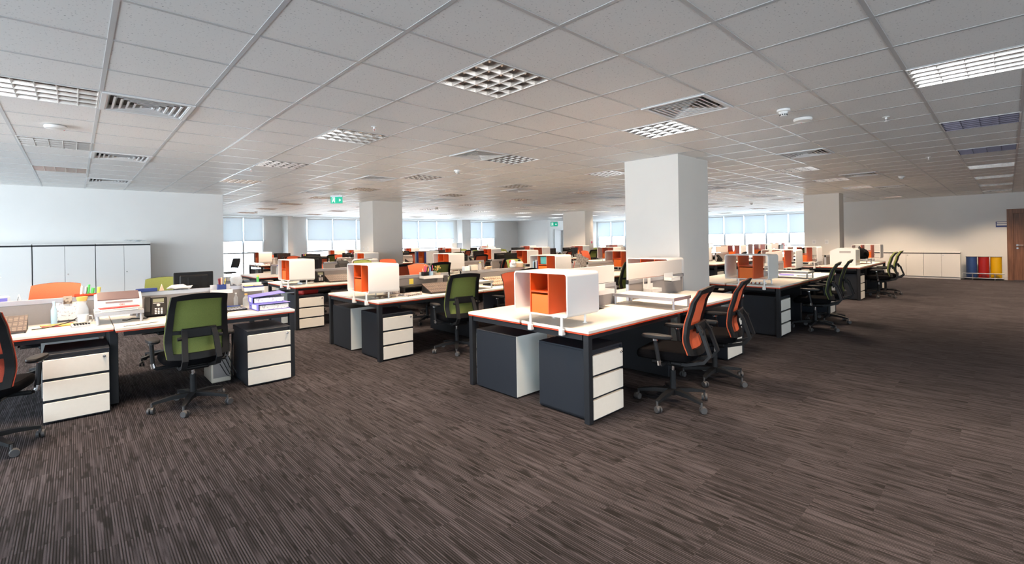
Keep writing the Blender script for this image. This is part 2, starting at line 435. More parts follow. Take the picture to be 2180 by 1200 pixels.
g.b2(XW - .2, XR + .2, YW0 - .2, YW1 + .2, CEIL + .30, CEIL + .4)      # slab above
struct(g, 'ceiling', 'tile')
for i in range(i0, i1 + 2):
    gb.b2(OX + GX * i - .012, OX + GX * i + .012, OY + GY * j0, OY + GY * (j1 + 1), CEIL + .0035, CEIL + .008)
for j in range(j0, j1 + 2):
    gb.b2(OX + GX * i0, OX + GX * (i1 + 1), OY + GY * j - .0115, OY + GY * j + .0115, CEIL + .0038, CEIL + .0075)
struct(gb, 'trim_1', 'tbar')

# walls
ZT = CEIL + .3
g = G(); g.b2(XW - .2, 2.54, 12.58, 12.78, 0, ZT); g.b2(2.34, 2.54, 12.78, YW1, 0, ZT); struct(g, 'wall_left', 'wall')
g = G(); g.b2(XW - .2, -4.8, YW0 - .2, YW0, 0, ZT); g.b2(-1.0, 3.0, YW0 - .2, YW0, 0, ZT); g.b2(6.2, XR + .2, YW0 - .2, YW0, 0, ZT); g.b2(3.0, 6.2, YW0 - .2, YW0, 0, .25); g.b2(3.0, 6.2, YW0 - .2, YW0, 2.05, ZT); g.b2(-4.8, -1.0, YW0 - .2, YW0, 0, .25); g.b2(-4.8, -1.0, YW0 - .2, YW0, 2.55, ZT); struct(g, 'wall_rear', 'wall')  # both window openings here are added to let light in from behind
g = G(); g.b2(XW - .2, XW, YW0, 0, 0, ZT); g.b2(XW - .2, XW, 12.2, 12.58, 0, ZT); g.b2(XW - .2, XW, 0, 12.2, 0, .25); g.b2(XW - .2, XW, 0, 12.2, 2.55, ZT)
struct(g, 'wall_daylight', 'wall')
g = G(); g.b2(20.45, 20.65, YW0, .02 - 1.02, 0, ZT); g.b2(20.45, 20.65, .02, 4.2, 0, ZT); g.b2(20.45, 20.65, -1.0, .02, 2.13, ZT)
g.b2(20.65, XR + .2, 4.0, 4.2, 0, ZT); struct(g, 'wall_right', 'wall')
g = G(); g.b2(2.34, 4.30, YW1, YW1 + .2, 0, ZT); g.b2(5.80, 7.58, YW1, YW1 + .2, 0, ZT); g.b2(15.65, 16.66, YW1, YW1 + .2, 0, ZT); g.b2(18.72, 20.7, YW1, YW1 + .2, 0, ZT)
g.b2(6.55, 6.75, YW1 - .75, YW1, 0, ZT)       # short return beside the windows
g.b2(15.9, 16.5, YW1 - .5, YW1, 0, ZT)
for a, b in ((4.30, 5.80), (7.58, 15.65), (16.66, 18.72)): g.b2(a, b, YW1, YW1 + .2, 0, .10); g.b2(a, b, YW1, YW1 + .2, 2.58, ZT)
struct(g, 'wall_back', 'wall')
g = G(); g.b2(20.7, 20.9, 18.9, YW1, 0, ZT); g.b2(20.9, 22.05, 19.6, 19.8, 0, ZT); g.b2(22.95, XR + .2, 19.6, 19.8, 0, ZT); g.b2(22.05, 22.95, 19.6, 19.8, 2.1, ZT)
struct(g, 'wall_core', 'wall')
g = G(); g.b2(XR, XR + .2, 4.2, 19.6, 0, .12); g.b2(XR, XR + .2, 4.2, 19.6, 2.58, ZT); g.b2(XR, XR + .2, 19.45, 19.6, .12, 2.58); struct(g, 'wall_window_side', 'wall')
# skirting
g = G(); g.b2(XW, 2.55, 12.565, 12.58, 0, .09); struct(g, 'baseboard_left', 'skirt')
g = G(); g.b2(20.435, 20.45, .02, 4.2, 0, .09); g.b2(20.435, 20.45, YW0, -1.0, 0, .09); struct(g, 'baseboard_right', 'skirt')
# columns
COLS = [(6.19, 7.13, 3.16, 4.03), (6.12, 7.05, 12.22, 13.05), (15.72, 16.24, 3.25, 4.12), (15.63, 16.18, 12.15, 13.35)]
for k, (a, b, c_, d_) in enumerate(COLS):
    g = G(); g.b2(a, b, c_, d_, 0, CEIL + .01); struct(g, 'column', 'column')
# windows: mullion frames with panes
def window_x(n, x0, x1, y, bays):      # in the back wall
    f = G(); p = (x1 - x0) / bays
    for k in range(bays + 1): f.b2(x0 + p * k - .03, x0 + p * k + .03, y + .02, y + .12, .10, 2.58)
    for z in (.13, 1.10, 2.55): f.b2(x0, x1, y + .03, y + .11, z - .03, z + .03)
    o = struct(f, 'window_%d' % n, 'mullion')
    for k in range(bays): g = G(); g.b2(x0 + p * k + .03, x0 + p * (k + 1) - .03, y + .065, y + .075, .13, 2.55); g.obj('pane', 'glass', o)
def window_y(n, y0, y1, x, bays):
    f = G(); p = (y1 - y0) / bays
    for k in range(bays + 1): f.b2(x + .02, x + .14, y0 + p * k - .04, y0 + p * k + .04, .12, 2.58)
    for z in (.15, .95, 2.55): f.b2(x + .03, x + .11, y0, y1, z - .03, z + .03)
    o = struct(f, 'window_%d' % n, 'mullion')
    for k in range(bays): g = G(); g.b2(x + .065, x + .075, y0 + p * k + .04, y0 + p * (k + 1) - .04, .15, 2.55); g.obj('pane', 'glass', o)
window_x(1, 4.30, 5.80, YW1, 2); window_x(2, 7.58, 15.65, YW1, 7); window_x(3, 16.66, 18.72, YW1, 2)
window_y(4, 4.40, 19.45, XR, 14)
f = G()
for k in range(11): f.b2(XW - .12, XW - .04, 1.22 * k - .03, 1.22 * k + .03, .25, 2.55)
o = struct(f, 'window_5', 'mullion')
g = G(); g.b2(XW - .09, XW - .08, 0, 12.2, .25, 2.55); g.obj('pane', 'glass', o)
f = G()
for k in range(6): f.b2(-4.8 + .76 * k - .03, -4.8 + .76 * k + .03, YW0 - .12, YW0 - .04, .25, 2.55)
o = struct(f, 'window_6', 'mullion')  # unseen rear window, added to brighten the drawer fronts
g = G(); g.b2(-4.8, -1.0, YW0 - .09, YW0 - .08, .25, 2.55); g.obj('pane', 'glass', o)
f = G()
for k in range(5): f.b2(3.0 + .8 * k - .03, 3.0 + .8 * k + .03, YW0 - .12, YW0 - .04, .25, 2.05)
o = struct(f, 'window_7', 'mullion')  # second unseen rear window, added to light pillar and cube sides
g = G(); g.b2(3.0, 6.2, YW0 - .09, YW0 - .08, .25, 2.05); g.obj('pane', 'glass', o)
# roller blinds, half lowered: one per bay
def blind(loc, wdt, rz, label):
    t = thing('roller_blind', label, 'blind', loc, rz, 'half lowered roller blinds')
    f = G(); f.b2(-wdt / 2, wdt / 2, -.002, .002, 1.60 - 2.56, 0); f.obj('fabric', 'blind', t)
    b = G(); b.b2(-wdt / 2, wdt / 2, -.010, .010, 1.575 - 2.56, 1.60 - 2.56, .004); b.obj('bottom_rail', 'alu', t)
    r = G(); r.cyl((-wdt / 2, 0, -.01), (wdt / 2, 0, -.01), .025, n=10); r.obj('roller', 'white', t)
def blinds_x(x0, x1, bays, what):
    p = (x1 - x0) / bays
    for k in range(bays):
        blind((x0 + p * (k + .5), YW1 - .04, 2.56), p - .04, 0, 'pale roller blind, %s bay of the %s' % (ORD[k], what))
blinds_x(4.30, 5.80, 2, 'window beside the white wall end'); blinds_x(7.58, 15.65, 7, 'long window behind the second pillar'); blinds_x(16.66, 18.72, 2, 'narrow window beside the pier')
p = (19.45 - 4.40) / 14
for k in range(14):
    blind((XR - .04, 4.40 + p * (k + .5), 2.56), p - .07, PI / 2, 'bluish roller blind, %s bay of the side windows counted from the far pillar' % ORD[k])

# doors
f = G()
for a, b, z0, z1 in ((-1.0, -.87, 0, 2.0), (-.11, .02, 0, 2.0), (-1.0, .02, 2.0, 2.13)): f.b2(20.42, 20.66, a, b, z0, z1)
dr = struct(f, 'door_1', 'wood')
g = G(); g.b2(20.47, 20.51, -.87, -.11, .005, 2.0, .004); g.obj('door_leaf', 'wood', dr)
g = G()
g.cyl((20.47, -.19, 1.05), (20.42, -.19, 1.05), .011); g.cyl((20.425, -.185, 1.05), (20.425, -.31, 1.05), .010); g.cyl((20.47, -.19, 1.05), (20.462, -.19, 1.05), .026); g.cyl((20.47, -.19, .96), (20.46, -.19, .96), .024)
g.obj('handle', 'steel', dr)
f = G(); f.b2(22.05, 22.12, 19.55, 19.8, 0, 2.1); f.b2(22.88, 22.95, 19.55, 19.8, 0, 2.1); f.b2(22.12, 22.88, 19.55, 19.8, 2.03, 2.1)
dr = struct(f, 'door_2', 'skirt')
g = G(); g.b2(22.12, 22.88, 19.66, 19.70, .005, 2.03); g.obj('door_leaf', 'skirt', dr)
g = G(); g.cyl((22.80, 19.66, 1.03), (22.80, 19.60, 1.03), .012); g.cyl((22.80, 19.605, 1.03), (22.68, 19.605, 1.03), .011); g.obj('handle', 'steel', dr)

# ================================================================ CEILING FITTINGS
def make_light(on):
    t = thing('ceiling_light', 'x', 'ceiling light')
    a = .292
    f = G()
    for s in (-1, 1): f.b2(s * a - .006, s * a + .006, -a - .006, a + .006, .001, .085); f.b2(-a, a, s * a - .006, s * a + .006, .001, .085)
    f.b2(-a, a, -a, a, .085, .09)
    f.obj('housing', 'white', t)
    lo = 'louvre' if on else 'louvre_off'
    for r in range(4):                                  # curved reflector troughs along x
        yc = (-.75 + .5 * r) * a * .97
        q = G(); hw = a * .2425
        prof = [(-hw, .0), (-hw * .92, .028), (-hw * .62, .058), (0, .072), (hw * .62, .058), (hw * .92, .028), (hw, .0)]
        for k in range(6):
            (y0, z0), (y1, z1) = prof[k], prof[k + 1]
            q.add([(-a, yc + y0, z0), (a, yc + y0, z0), (a, yc + y1, z1), (-a, yc + y1, z1)], [(0, 1, 2, 3)])
        q.obj('reflector', lo, t)
        q = G(); q.cyl((-a + .015, yc, .048), (a - .015, yc, .048), .008, n=8); q.obj('tube', 'tube_on' if on else 'tube_off', t)
    q = G()
    for k in range(6):                                  # cross blades, wedge shaped
        x = (-1 + .4 * k) * a * .985
        q.prism([(x - .002, 0), (x + .002, 0), (x + .010, .045), (x - .010, .045)], -a, a, 'y')
    q.obj('cross_blades', lo, t)
    if on:
        l = bpy.data.lights.get('lamp_glow')
        if l is None:
            l = bpy.data.lights.new('lamp_glow', 'AREA'); l.shape = 'SQUARE'; l.size = .56; l.energy = LAMP_W; l.color = LAMP_COL; l.spread = math.radians(113)
        lo_ = bpy.data.objects.new('lamp_glow', l); C.objects.link(lo_); lo_.location = (0, 0, -.004); lo_.parent = t
    return t
LINE = {-5: 'dim light line nearest the wooden door', -1: 'light line over the front row', 3: 'light line over the pillar aisle', 7: 'light line over the second row', 11: 'light line over the third row',
        15: 'light line beyond the second pillar', 19: 'light line over the fifth row', 23: 'light line over the sixth row', 27: 'light line nearest the back windows'}
cnt = {}
def in_view(x, y, z):
    d = x * math.cos(TH) + y * math.sin(TH); r = x * math.sin(TH) - y * math.cos(TH)
    if d < .3: return False
    px = 1090 + 991.5 * r / d; py = 510.6 - 991.5 * (z - H) / d - .0167 * (px - 1090)
    return -150 < px < 2330 and -120 < py < 1320
for (i, j) in sorted(LIGHTS, key=lambda k: (k[1], k[0])):
    x, y = cellc(i, j)
    if not in_view(x, y, CEIL) and not (abs(x) < 4 and abs(y) < 4) and not (j == -9 and 6 < x < 20): continue  # one lamp line out of view is added to brighten the right-hand floor
    n = cnt.get(j, 0); cnt[j] = n + 1
    on = LIGHTS[(i, j)] == 'on'
    place('light' + str(on), lambda: make_light(on), (x, y, CEIL), 0,
          ('lit' if on else 'unlit') + ' square louvred ceiling light, %s in the %s' % (ORD[n], LINE.get(j, 'added light line out of view')), 'recessed louvred ceiling lights')
def make_vent():
    t = thing('air_vent', 'x', 'air vent')
    f = G(); a = .292
    for s in (-1, 1): f.b2(s * (a - .012) - .016, s * (a - .012) + .016, -a, a, -.006, .004); f.b2(-a + .028, a - .028, s * (a - .012) - .016, s * (a - .012) + .016, -.006, .004)
    f.obj('frame', 'ventw', t)
    q = G()
    for k in range(6):                                  # nested square cones
        r1 = .268 - .044 * k
        for s in range(4):
            c_, s_ = math.cos(s * PI / 2), math.sin(s * PI / 2)
            def rot(x, y, z): return (x * c_ - y * s_, x * s_ + y * c_, z)
            rr_ = [(r1, -.003), (max(.004, r1 - .013), -.003), (max(.003, r1 - .030), .030)]
            for (ra, za), (rb, zb) in zip(rr_, rr_[1:]): q.add([rot(-ra, ra, za), rot(ra, ra, za), rot(rb, rb, zb), rot(-rb, rb, zb)], [(0, 1, 2, 3)])
    q.obj('diffuser_blade', 'ventw', t)
    d = G(); d.b2(-a, a, -a, a, .05, .06); d.obj('duct', 'ventd', t)
    return t
VLAB = {(1, 3): 'nearest of the three left-hand vents, beside a lit lamp', (1, 8): 'middle one of the three left-hand vents', (1, 13): 'farthest of the left-hand vents, close to the white wall',
        (7, -2): 'between the front lamp and the big pillar', (7, 3): 'touching a lamp before the big pillar', (13, -2): 'just beyond the big pillar toward the doors'}
n = 0
for (i, j) in VENTS:
    x, y = cellc(i, j)
    if not in_view(x, y, CEIL): continue
    lab = VLAB.get((i, j)) or 'in vent line %d from the camera, number %d from left' % (max(1, int((j + 7) / 5)), (i + 5) // 6)
    place('vent', make_vent, (x, y, CEIL), 0, 'white square air vent ' + lab, 'square ceiling air vents')
def detector(key, loc, label):
    def mk():
        t = thing('smoke_detector', 'x', 'smoke detector')
        if key == 'cone':
            q = G(); q.lathe([(.0, 0), (.055, 0), (.055, -.018), (.048, -.022), (.040, -.022)], n=20); q.obj('base', 'white', t)
            q = G(); q.lathe([(.040, -.020), (.026, -.060), (.0, -.062)], n=20); q.obj('sensor_head', 'white', t)
            q = G()
            for k in range(10):
                a = 2 * PI * k / 10; q.box((.0305 * math.cos(a), .0305 * math.sin(a), -.050), (.006, .010, .012), 0, a)
            q.obj('slots', 'dot', t)
        else:
            q = G(); q.lathe([(0, 0), (.08, 0), (.083, -.012), (.076, -.026), (.05, -.032), (0, -.033)], n=24); q.obj('disc', 'white', t)
            q = G(); q.box((.06, .03, -.0295), (.012, .008, .004)); q.obj('indicator', 'red', t)
        return t
    place('det' + key, mk, loc, 0, label)
detector('disc', (-.12, 6.24, CEIL), 'flat round white detector disc between the two nearest left-hand lamps')
detector('disc', (5.32, 1.39, CEIL), 'flat round white detector disc beside a cone shaped detector')
detector('cone', (4.80, 1.41, CEIL), 'cone shaped white smoke detector, largest one, beyond the front air vent')
detector('cone', (4.61, 6.20, CEIL), 'small cone smoke detector over the middle of the second row')
detector('cone', (12.29, 1.47, CEIL), 'small cone smoke detector on the dim ceiling toward the wooden door')
detector('cone', (4.76, 18.42, CEIL), 'cone smoke detector near the bright back window')
detector('cone', (17.48, 6.2, CEIL), 'small cone smoke detector before the blue side windows')
detector('cone', (9.2, 13.6, CEIL), 'small cone smoke detector right of the second pillar')
def sprinkler(loc, label):
    def mk():
        t = thing('sprinkler_head', 'x', 'sprinkler')
        q = G(); q.lathe([(0, 0), (.030, 0), (.030, -.004), (.010, -.006), (.010, -.020), (0, -.021)], n=16); q.obj('collar', 'white', t)
        q = G(); q.tube([(-.010, 0, -.016), (-.012, 0, -.030), (0, 0, -.044)], .0025, 6); q.tube([(.010, 0, -.016), (.012, 0, -.030), (0, 0, -.044)], .0025, 6); q.cyl((0, 0, -.044), (0, 0, -.047), .016, n=12); q.obj('deflector', 'white', t)
        q = G(); q.cyl((0, 0, -.020), (0, 0, -.042), .003, n=8); q.obj('glass_bulb', 'red', t)
        return t
    place('sprinkler', mk, loc, 0, label)
sprinkler((2.22, 4.37, CEIL), 'small white sprinkler head above a lamp over the middle island')
sprinkler((5.92, .82, CEIL), 'small white sprinkler head in the dim ceiling before the first dark lamp')
sprinkler((9.55, .82, CEIL), 'small white sprinkler head farther along the dim ceiling')
sprinkler((2.0, 8.0, CEIL), 'tiny white sprinkler head beside the third lamp toward the white wall')
# exit signs hung from the ceiling
def exit_sign(x, y, rz, label, sc=1.0):
    t = thing('exit_sign', label, 'exit sign', (x, y, CEIL), rz); wd, hg = .36 * sc, .20 * sc; z1 = -.10 * sc
    q = G(); q.b2(-wd / 2, wd / 2, -.008, .008, z1 - hg, z1); q.obj('panel', 'exitgreen', t)
    q = G(); q.b2(-wd / 2, wd / 2, -.02, .02, z1, z1 + .03); q.cyl((-wd * .3, 0, 0), (-wd * .3, 0, z1 + .03), .005, n=6); q.cyl((wd * .3, 0, 0), (wd * .3, 0, z1 + .03), .005, n=6); q.obj('hanger', 'alu', t)
    q = G(); zc = z1 - hg / 2; k = hg
    q.prism([(.02 * k + .06, zc - .09 * k), (.40 * k, zc - .09 * k), (.40 * k, zc - .22 * k), (.68 * k, zc), (.40 * k, zc + .22 * k), (.40 * k, zc + .09 * k), (.02 * k + .06, zc + .09 * k)], -.0105, -.0082, 'y'); q.obj('arrow', 'exitwhite', t)
    q = G()
    for a, b, c_, d_ in ((-.70, -.64, -.38, .38), (-.30, -.24, -.38, .38), (-.70, -.24, .34, .40)): q.b2(a * k, b * k, -.0105, -.0082, zc + c_ * k, zc + d_ * k)
    q.prism([(-.56 * k, zc + .05 * k), (-.46 * k, zc + .22 * k), (-.36 * k, zc + .16 * k), (-.40 * k, zc - .02 * k), (-.30 * k, zc - .28 * k), (-.37 * k, zc - .30 * k), (-.46 * k, zc - .08 * k), (-.58 * k, zc - .26 * k), (-.63 * k, zc - .20 * k), (-.50 * k, zc + .02 * k)], -.0105, -.0082, 'y')
    q.cyl((-.43 * k, -.0105, zc + .28 * k), (-.43 * k, -.0082, zc + .28 * k), .055 * k, n=12)
    q.obj('running_figure', 'exitwhite', t)
exit_sign(4.53, 10.86, -.75, 'green exit sign with running figure and arrow, hung over the middle rows', .77)
exit_sign(21.4, 19.0, -.60, 'small green exit sign hung in the far recess before the doorway', 1.25)

# ================================================================ FURNITURE BUILDERS
DZ = .735                       # desk top height
def island(label, x0, y0, L, screens=(), jog=0.0, W=1.52, fend=.10):
    """bench desk: 2 stations long, 2 deep. jog moves the near edge of the second half."""
    t = thing('bench_desk', label, 'desk', (x0, y0, 0))
    h = L / 2; yc = W / 2
    for s in range(2):
        for side in range(2):
            ya, yb = ((jog * s, yc - .012) if side == 0 else (yc + .012, W))
            q = G(); q.b2(s * h + .003, (s + 1) * h - .003, ya, yb, DZ - .024, DZ, .002); q.obj('desktop', 'top', t)
            q = G(); q.b2(s * h + .006, (s + 1) * h - .006, ya + (.004 if side == 0 else 0), yb - (.004 if side else 0), DZ - .037, DZ - .0245); q.obj('edge_trim', 'orange', t)
            yl = ya + .055 if side == 0 else yb - .055
            q = G(); q.b2(s * h + .06, (s + 1) * h - .06, yl - .02, yl + .02, DZ - .078, DZ - .038); q.obj('frame_beam', 'frame', t)
    for sx in (0, 1):
        for side in (0, 1):
            xl = .032 if sx == 0 else L - .032
            yl = (jog * sx + .032) if side == 0 else W - .032
            q = G(); q.b2(xl - .026, xl + .026, yl - .026, yl + .026, 0, DZ - .037, .003); q.obj('leg', 'frame', t)
    for xl in (.032, L - .032): q = G(); q.b2(xl - .02, xl + .02, .07, W - .07, DZ - .082, DZ - .042); q.obj('end_beam', 'frame', t)
    q = G(); q.b2(h - .03, h + .03, .16 + jog / 2, W - .16, .02, DZ - .037, .003); q.obj('center_panel', 'frame', t)
    q = G(); q.b2(.5, h - .12, yc - .13, yc + .13, .60, .62); q.b2(h + .12, L - .5, yc - .13, yc + .13, .60, .62); q.b2(.5, .52, yc - .13, yc + .13, .60, .68); q.obj('cable_tray', 'black', t)
    spans = [(.50, h - .10), (h + .18, L - fend)]
    for k, (a, b) in enumerate(spans):
        q = G(); q.b2(a, b, yc - .009, yc + .009, DZ + .002, DZ + .20); q.obj('divider_panel', 'greypanel', t)
        q = G(); q.b2(a - .02, b + .02, yc - .014, yc + .014, DZ + .19, DZ + .235, .003)
        q.b2(a - .02, a, yc - .018, yc + .018, DZ, DZ + .20); q.b2(b, b + .02, yc - .018, yc + .018, DZ, DZ + .20)
        q.obj('divider_rail', 'alu', t)
        q = G()
        for e in (a - .022, b + .014): q.b2(e, e + .008, yc - .017, yc + .017, DZ + .188, DZ + .237)
        q.obj('rail_cap', 'black', t)
        if k in screens:
            q = G(); q.b2(a, b, yc - .006, yc + .006, DZ + .239, DZ + .425, .003); q.obj('screen', 'screen', t)
    return t

def make_pedestal():
    t = thing('pedestal', 'x', 'drawer unit')            # origin at the front left floor corner, drawers face -y
    wd, dp, hg = .42, .58, .572
    q = G(); q.b2(0, .012, .004, dp, .012, hg - .016); q.b2(wd - .012, wd, .004, dp, .012, hg - .016); q.b2(0, wd, 0.004, dp, hg - .016, hg, .002); q.b2(0, wd, .004, dp - .012, .012, .026)
    q.b2(.012, wd - .012, .024, .028, .026, hg - .016); q.obj('carcass', 'navy', t)
    q = G(); q.b2(.003, wd - .003, dp - .010, dp + .003, .014, hg - .003); q.obj('back_panel', 'backwhite', t)
    for k in range(3):
        z0 = .022 + .176 * k
        q = G(); q.b2(.004, wd - .004, -.004, .022, z0, z0 + .153, .002); d = q.obj('drawer', 'drawer', t)
        if k == 2:
            q = G(); q.cyl((wd - .035, -.003, z0 + .128), (wd - .035, -.010, z0 + .128), .011, n=14); q.cyl((wd - .035, -.010, z0 + .128), (wd - .035, -.020, z0 + .128), .006, n=8); q.obj('lock', 'chrome', d)
    q = G()
    for x in (.04, wd - .04):
        for y in (.05, dp - .05): q.cyl((x, y, 0), (x, y, .013), .02, n=8)
    q.obj('glides', 'black', t)
    return t
def pedestal(x, y, rz, label): return place('ped', make_pedestal, (x, y, 0), rz, label, 'drawer units under the desks')

def make_cube():
    """open white shelf box with an orange insert, on clamped posts; open faces -x; origin at desk level under the front right lower corner"""
    t = thing('shelf_cube', 'x', 'shelf box')
    Wd, Dp, Hg, th, r = .62, .42, .365, .012, .035       # along y, along x, height
    def ring(o):
        pts = []
        for (cy_, cz, a0) in ((Wd - r, Hg - r, 0), (r, Hg - r, PI / 2), (r, r, PI), (Wd - r, r, 1.5 * PI)):
            for k in range(6):
                a = a0 + PI / 2 * k / 5; pts.append((cy_ + (r - o) * math.cos(a), cz + (r - o) * math.sin(a)))
        return pts
    A, B = ring(0), ring(th); n = len(A)
    q = G()
    vs = [(0, y, z) for y, z in A] + [(0, y, z) for y, z in B] + [(Dp, y, z) for y, z in A] + [(Dp, y, z) for y, z in B]
    fs = []
    for k in range(n):
        l = (k + 1) % n
        fs += [(k, l, n + l, n + k), (2 * n + k, 3 * n + k, 3 * n + l, 2 * n + l), (k, 2 * n + k, 2 * n + l, l), (n + k, n + l, 3 * n + l, 3 * n + k)]
    q.add(vs, fs); q.obj('shell', 'white', t)
    ya, yb = .205, .425                                   # insert
    q = G(); q.b2(.004, Dp - .004, ya, ya + .010, th, Hg - th); q.b2(.004, Dp - .004, yb - .010, yb, th, Hg - th); q.b2(.006, Dp - .006, ya + .01, yb - .01, .19, .20); q.obj('insert', 'insert', t)
    q = G(); q.b2(.010, Dp - .02, ya + .013, yb - .013, th + .002, .172, .002); q.obj('insert_drawer', 'insertbox', t)
    for (px, py) in ((-.005, .06), (-.005, .415), (.30, .06), (.30, .415)):
        q = G()
        if px < .1:
            q.cyl((px, py, -.115), (px, py, .004), .011, n=12); q.b2(px - .020, px + .013, py - .020, py + .020, -.140, -.088, .004); q.b2(px - .010, px + .030, py - .013, py + .013, -.142, -.1205, .003)
        else: q.cyl((px, py, -.0765), (px, py, .002), .011, n=12); q.cyl((px, py, -.0765), (px, py, -.072), .022, n=14)
        q.obj('post', 'white', t)
    return t
def cube(x, y, rz, label): return place('cube', make_cube, (x, y, DZ + .079), rz, label, 'white shelf boxes with orange inserts')

def make_chair(mesh, detail):
    t = thing('office_chair', 'x', 'chair')               # sitter looks towards +y, origin on the floor under the gas lift
    def prof(v):                                          # backrest side profile
        pts = [(0, -.225, .470), (.25, -.190, .610), (.45, -.200, .720), (.75, -.245, .895), (1.0, -.315, 1.045)]
        for k in range(len(pts) - 1):
            if v <= pts[k + 1][0]:
                a = (v - pts[k][0]) / (pts[k + 1][0] - pts[k][0]); a2 = a * a * (3 - 2 * a) * .5 + a * .5
                return pts[k][1] + (pts[k + 1][1] - pts[k][1]) * a2, pts[k][2] + (pts[k + 1][2] - pts[k][2]) * a
        return pts[-1][1:]
    def surf(off, grow=0.0):
        def fn(u, v):
            y, z = prof(min(1, max(0, v)))
            hw = (.236 - .030 * max(0, (v - .35) / .65) - .012 * max(0, .25 - v) * 4) + grow
            arch = -.022 * u * u * max(0, (v - .8) / .2) + .018 * u * u * max(0, (.15 - v) / .15)
            return (u * hw, y + .038 * u * u + off, z + arch)
        return fn
    nu, nv = (10, 14) if detail else (6, 7)
    fr = G(); f = surf(-.012)
    parts = [((-1, -.80), (0, 1)), ((.80, 1), (0, 1)), ((-.8, .8), (.915, 1)), ((-.8, .8), (.40, .455)), ((-.8, .8), (0, .10))]
    for uu, vv in parts: fr.sheet(f, uu, vv, 2 if abs(uu[1] - uu[0]) < .5 else nu, nv if vv[1] - vv[0] > .5 else 2, .022)
    ms = G(); ms.sheet(surf(-.0035, .004), (-1, 1), (0.005, .995), nu, nv, .007)
    struts = []
    for s in (-1, 1):
        b = G(); b.bar([(s * .10, .08, .375), (s * .115, -.16, .385), (s * .125, -.30, .425), (s * .125, -.345, .48), (s * .115, -.285, .66), (s * .105, -.235, .735)], .042, .026); struts.append(b)
    lum = G(); lum.box((0, -.246, .70), (.26, .022, .085), .008)
    for s in (-1, 1): lum.cyl((s * .138, -.285, .665), (s * .165, -.285, .665), .016, n=10)
    seat = G(); seat.pad((0, .035, 0), .243, .245, [(.405, .86), (.415, .96), (.440, 1.0), (.468, .99), (.485, .94), (.492, .80), (.494, .4)], 3.6, 28 if detail else 16, lambda x, y: .015 * (x / .24) ** 2 - .02 * max(0, (y - .12) / .12) ** 2)
    mech = G(); mech.box((0, .02, .375), (.22, .28, .05), .015); mech.box((0, -.07, .385), (.28, .10, .035), .01); mech.tube([(.10, .06, .37), (.26, .07, .372)], .007, 6)
    lift = G(); lift.cyl((0, 0, .075), (0, 0, .29), .026, n=14)
    rod = G(); rod.cyl((0, 0, .28), (0, 0, .37), .014, n=12)
    legs, casters = [], []
    for k in range(5):
        a = 2 * PI * k / 5 + .5; ca, sa = math.cos(a), math.sin(a)
        b = G(); pts = [(ca * .02, sa * .02, .112), (ca * .16, sa * .16, .108), (ca * .30, sa * .30, .086)]
        sd = (-sa, ca, 0); vs = []
        for p, wd, th in zip(pts, (.056, .046, .030), (.040, .032, .022)):
            for (u, v) in ((-1, -1), (1, -1), (1, 1), (-1, 1)): vs.append((p[0] + sd[0] * u * wd / 2, p[1] + sd[1] * u * wd / 2, p[2] + v * th / 2))
        b.add(vs, [(i * 4 + j, i * 4 + (j + 1) % 4, i * 4 + 4 + (j + 1) % 4, i * 4 + 4 + j) for i in range(2) for j in range(4)] + [(3, 2, 1, 0), (8, 9, 10, 11)]); legs.append(b)
        c_ = G(); q = a + 1.1; cx_, cy_ = ca * .30 + .014 * math.cos(q), sa * .30 + .014 * math.sin(q); ax = (-math.sin(q), math.cos(q))
        c_.cyl((ca * .30, sa * .30, .055), (ca * .30, sa * .30, .090), .009, n=8)
        for s in (-1, 1): c_.cyl((cx_ + ax[0] * s * .006, cy_ + ax[1] * s * .006, .029), (cx_ + ax[0] * s * .024, cy_ + ax[1] * s * .024, .029), .029, .026, n=14)
        c_.box((cx_, cy_, .045), (.040, .020, .030), .008, q); casters.append(c_)
    if detail:
        fr.obj('back_frame', 'black', t); ms.obj('back_mesh', mesh, t); seat.obj('seat', 'cloth', t); mech.obj('mechanism', 'black', t)
        for b in struts: b.obj('back_strut', 'black2', t)
        lum.obj('lumbar_pad', 'black', t); lo_ = lift.obj('gas_lift', 'black2', t); rod.obj('lift_rod', 'chrome', lo_)
        for b, c_ in zip(legs, casters): o = b.obj('base_leg', 'black2', t); c_.obj('caster', 'rubber', o)
        for s in (-1, 1):
            a = G(); a.tube([(s * .12, .02, .385), (s * .26, .02, .385), (s * .285, .02, .405), (s * .290, .03, .48), (s * .292, .05, .605)], .017, 8); o = a.obj('armrest', 'black2', t)
            p = G(); p.pad((s * .285, .035, 0), .048, .130, [(.614, .8), (.621, .97), (.634, 1.0), (.645, .95), (.649, .75)], 2.6, 20); p.obj('arm_pad', 'black', o)
            k_ = G(); k_.cyl((s * .292, .05, .597), (s * .292, .05, .615), .024, n=12); k_.obj('chrome_collar', 'chrome', o); k_ = G(); k_.cyl((s * .283, .02, .395), (s * .290, .022, .435), .0185, n=10); k_.obj('chrome_sleeve', 'chrome', o)
    else:
        ms.obj('back_mesh', mesh, t)
        for b in struts: fr.v, fr.f, fr.mi = fr.v, fr.f, fr.mi; fr.add(b.v, b.f)
        fr.add(lum.v, lum.f); fr.obj('back_frame', 'black', t); seat.obj('seat', 'cloth', t)
        for b in legs + casters + [mech, rod]: lift.add(b.v, b.f)
        lift.obj('base', 'black2', t)
        a = G()
        for s in (-1, 1): a.tube([(s * .12, .02, .385), (s * .27, .02, .385), (s * .292, .05, .605)], .017, 6); a.pad((s * .285, .035, 0), .048, .130, [(.614, .9), (.634, 1.0), (.649, .8)], 2.6, 12)
        a.obj('armrests', 'black', t)
    return t
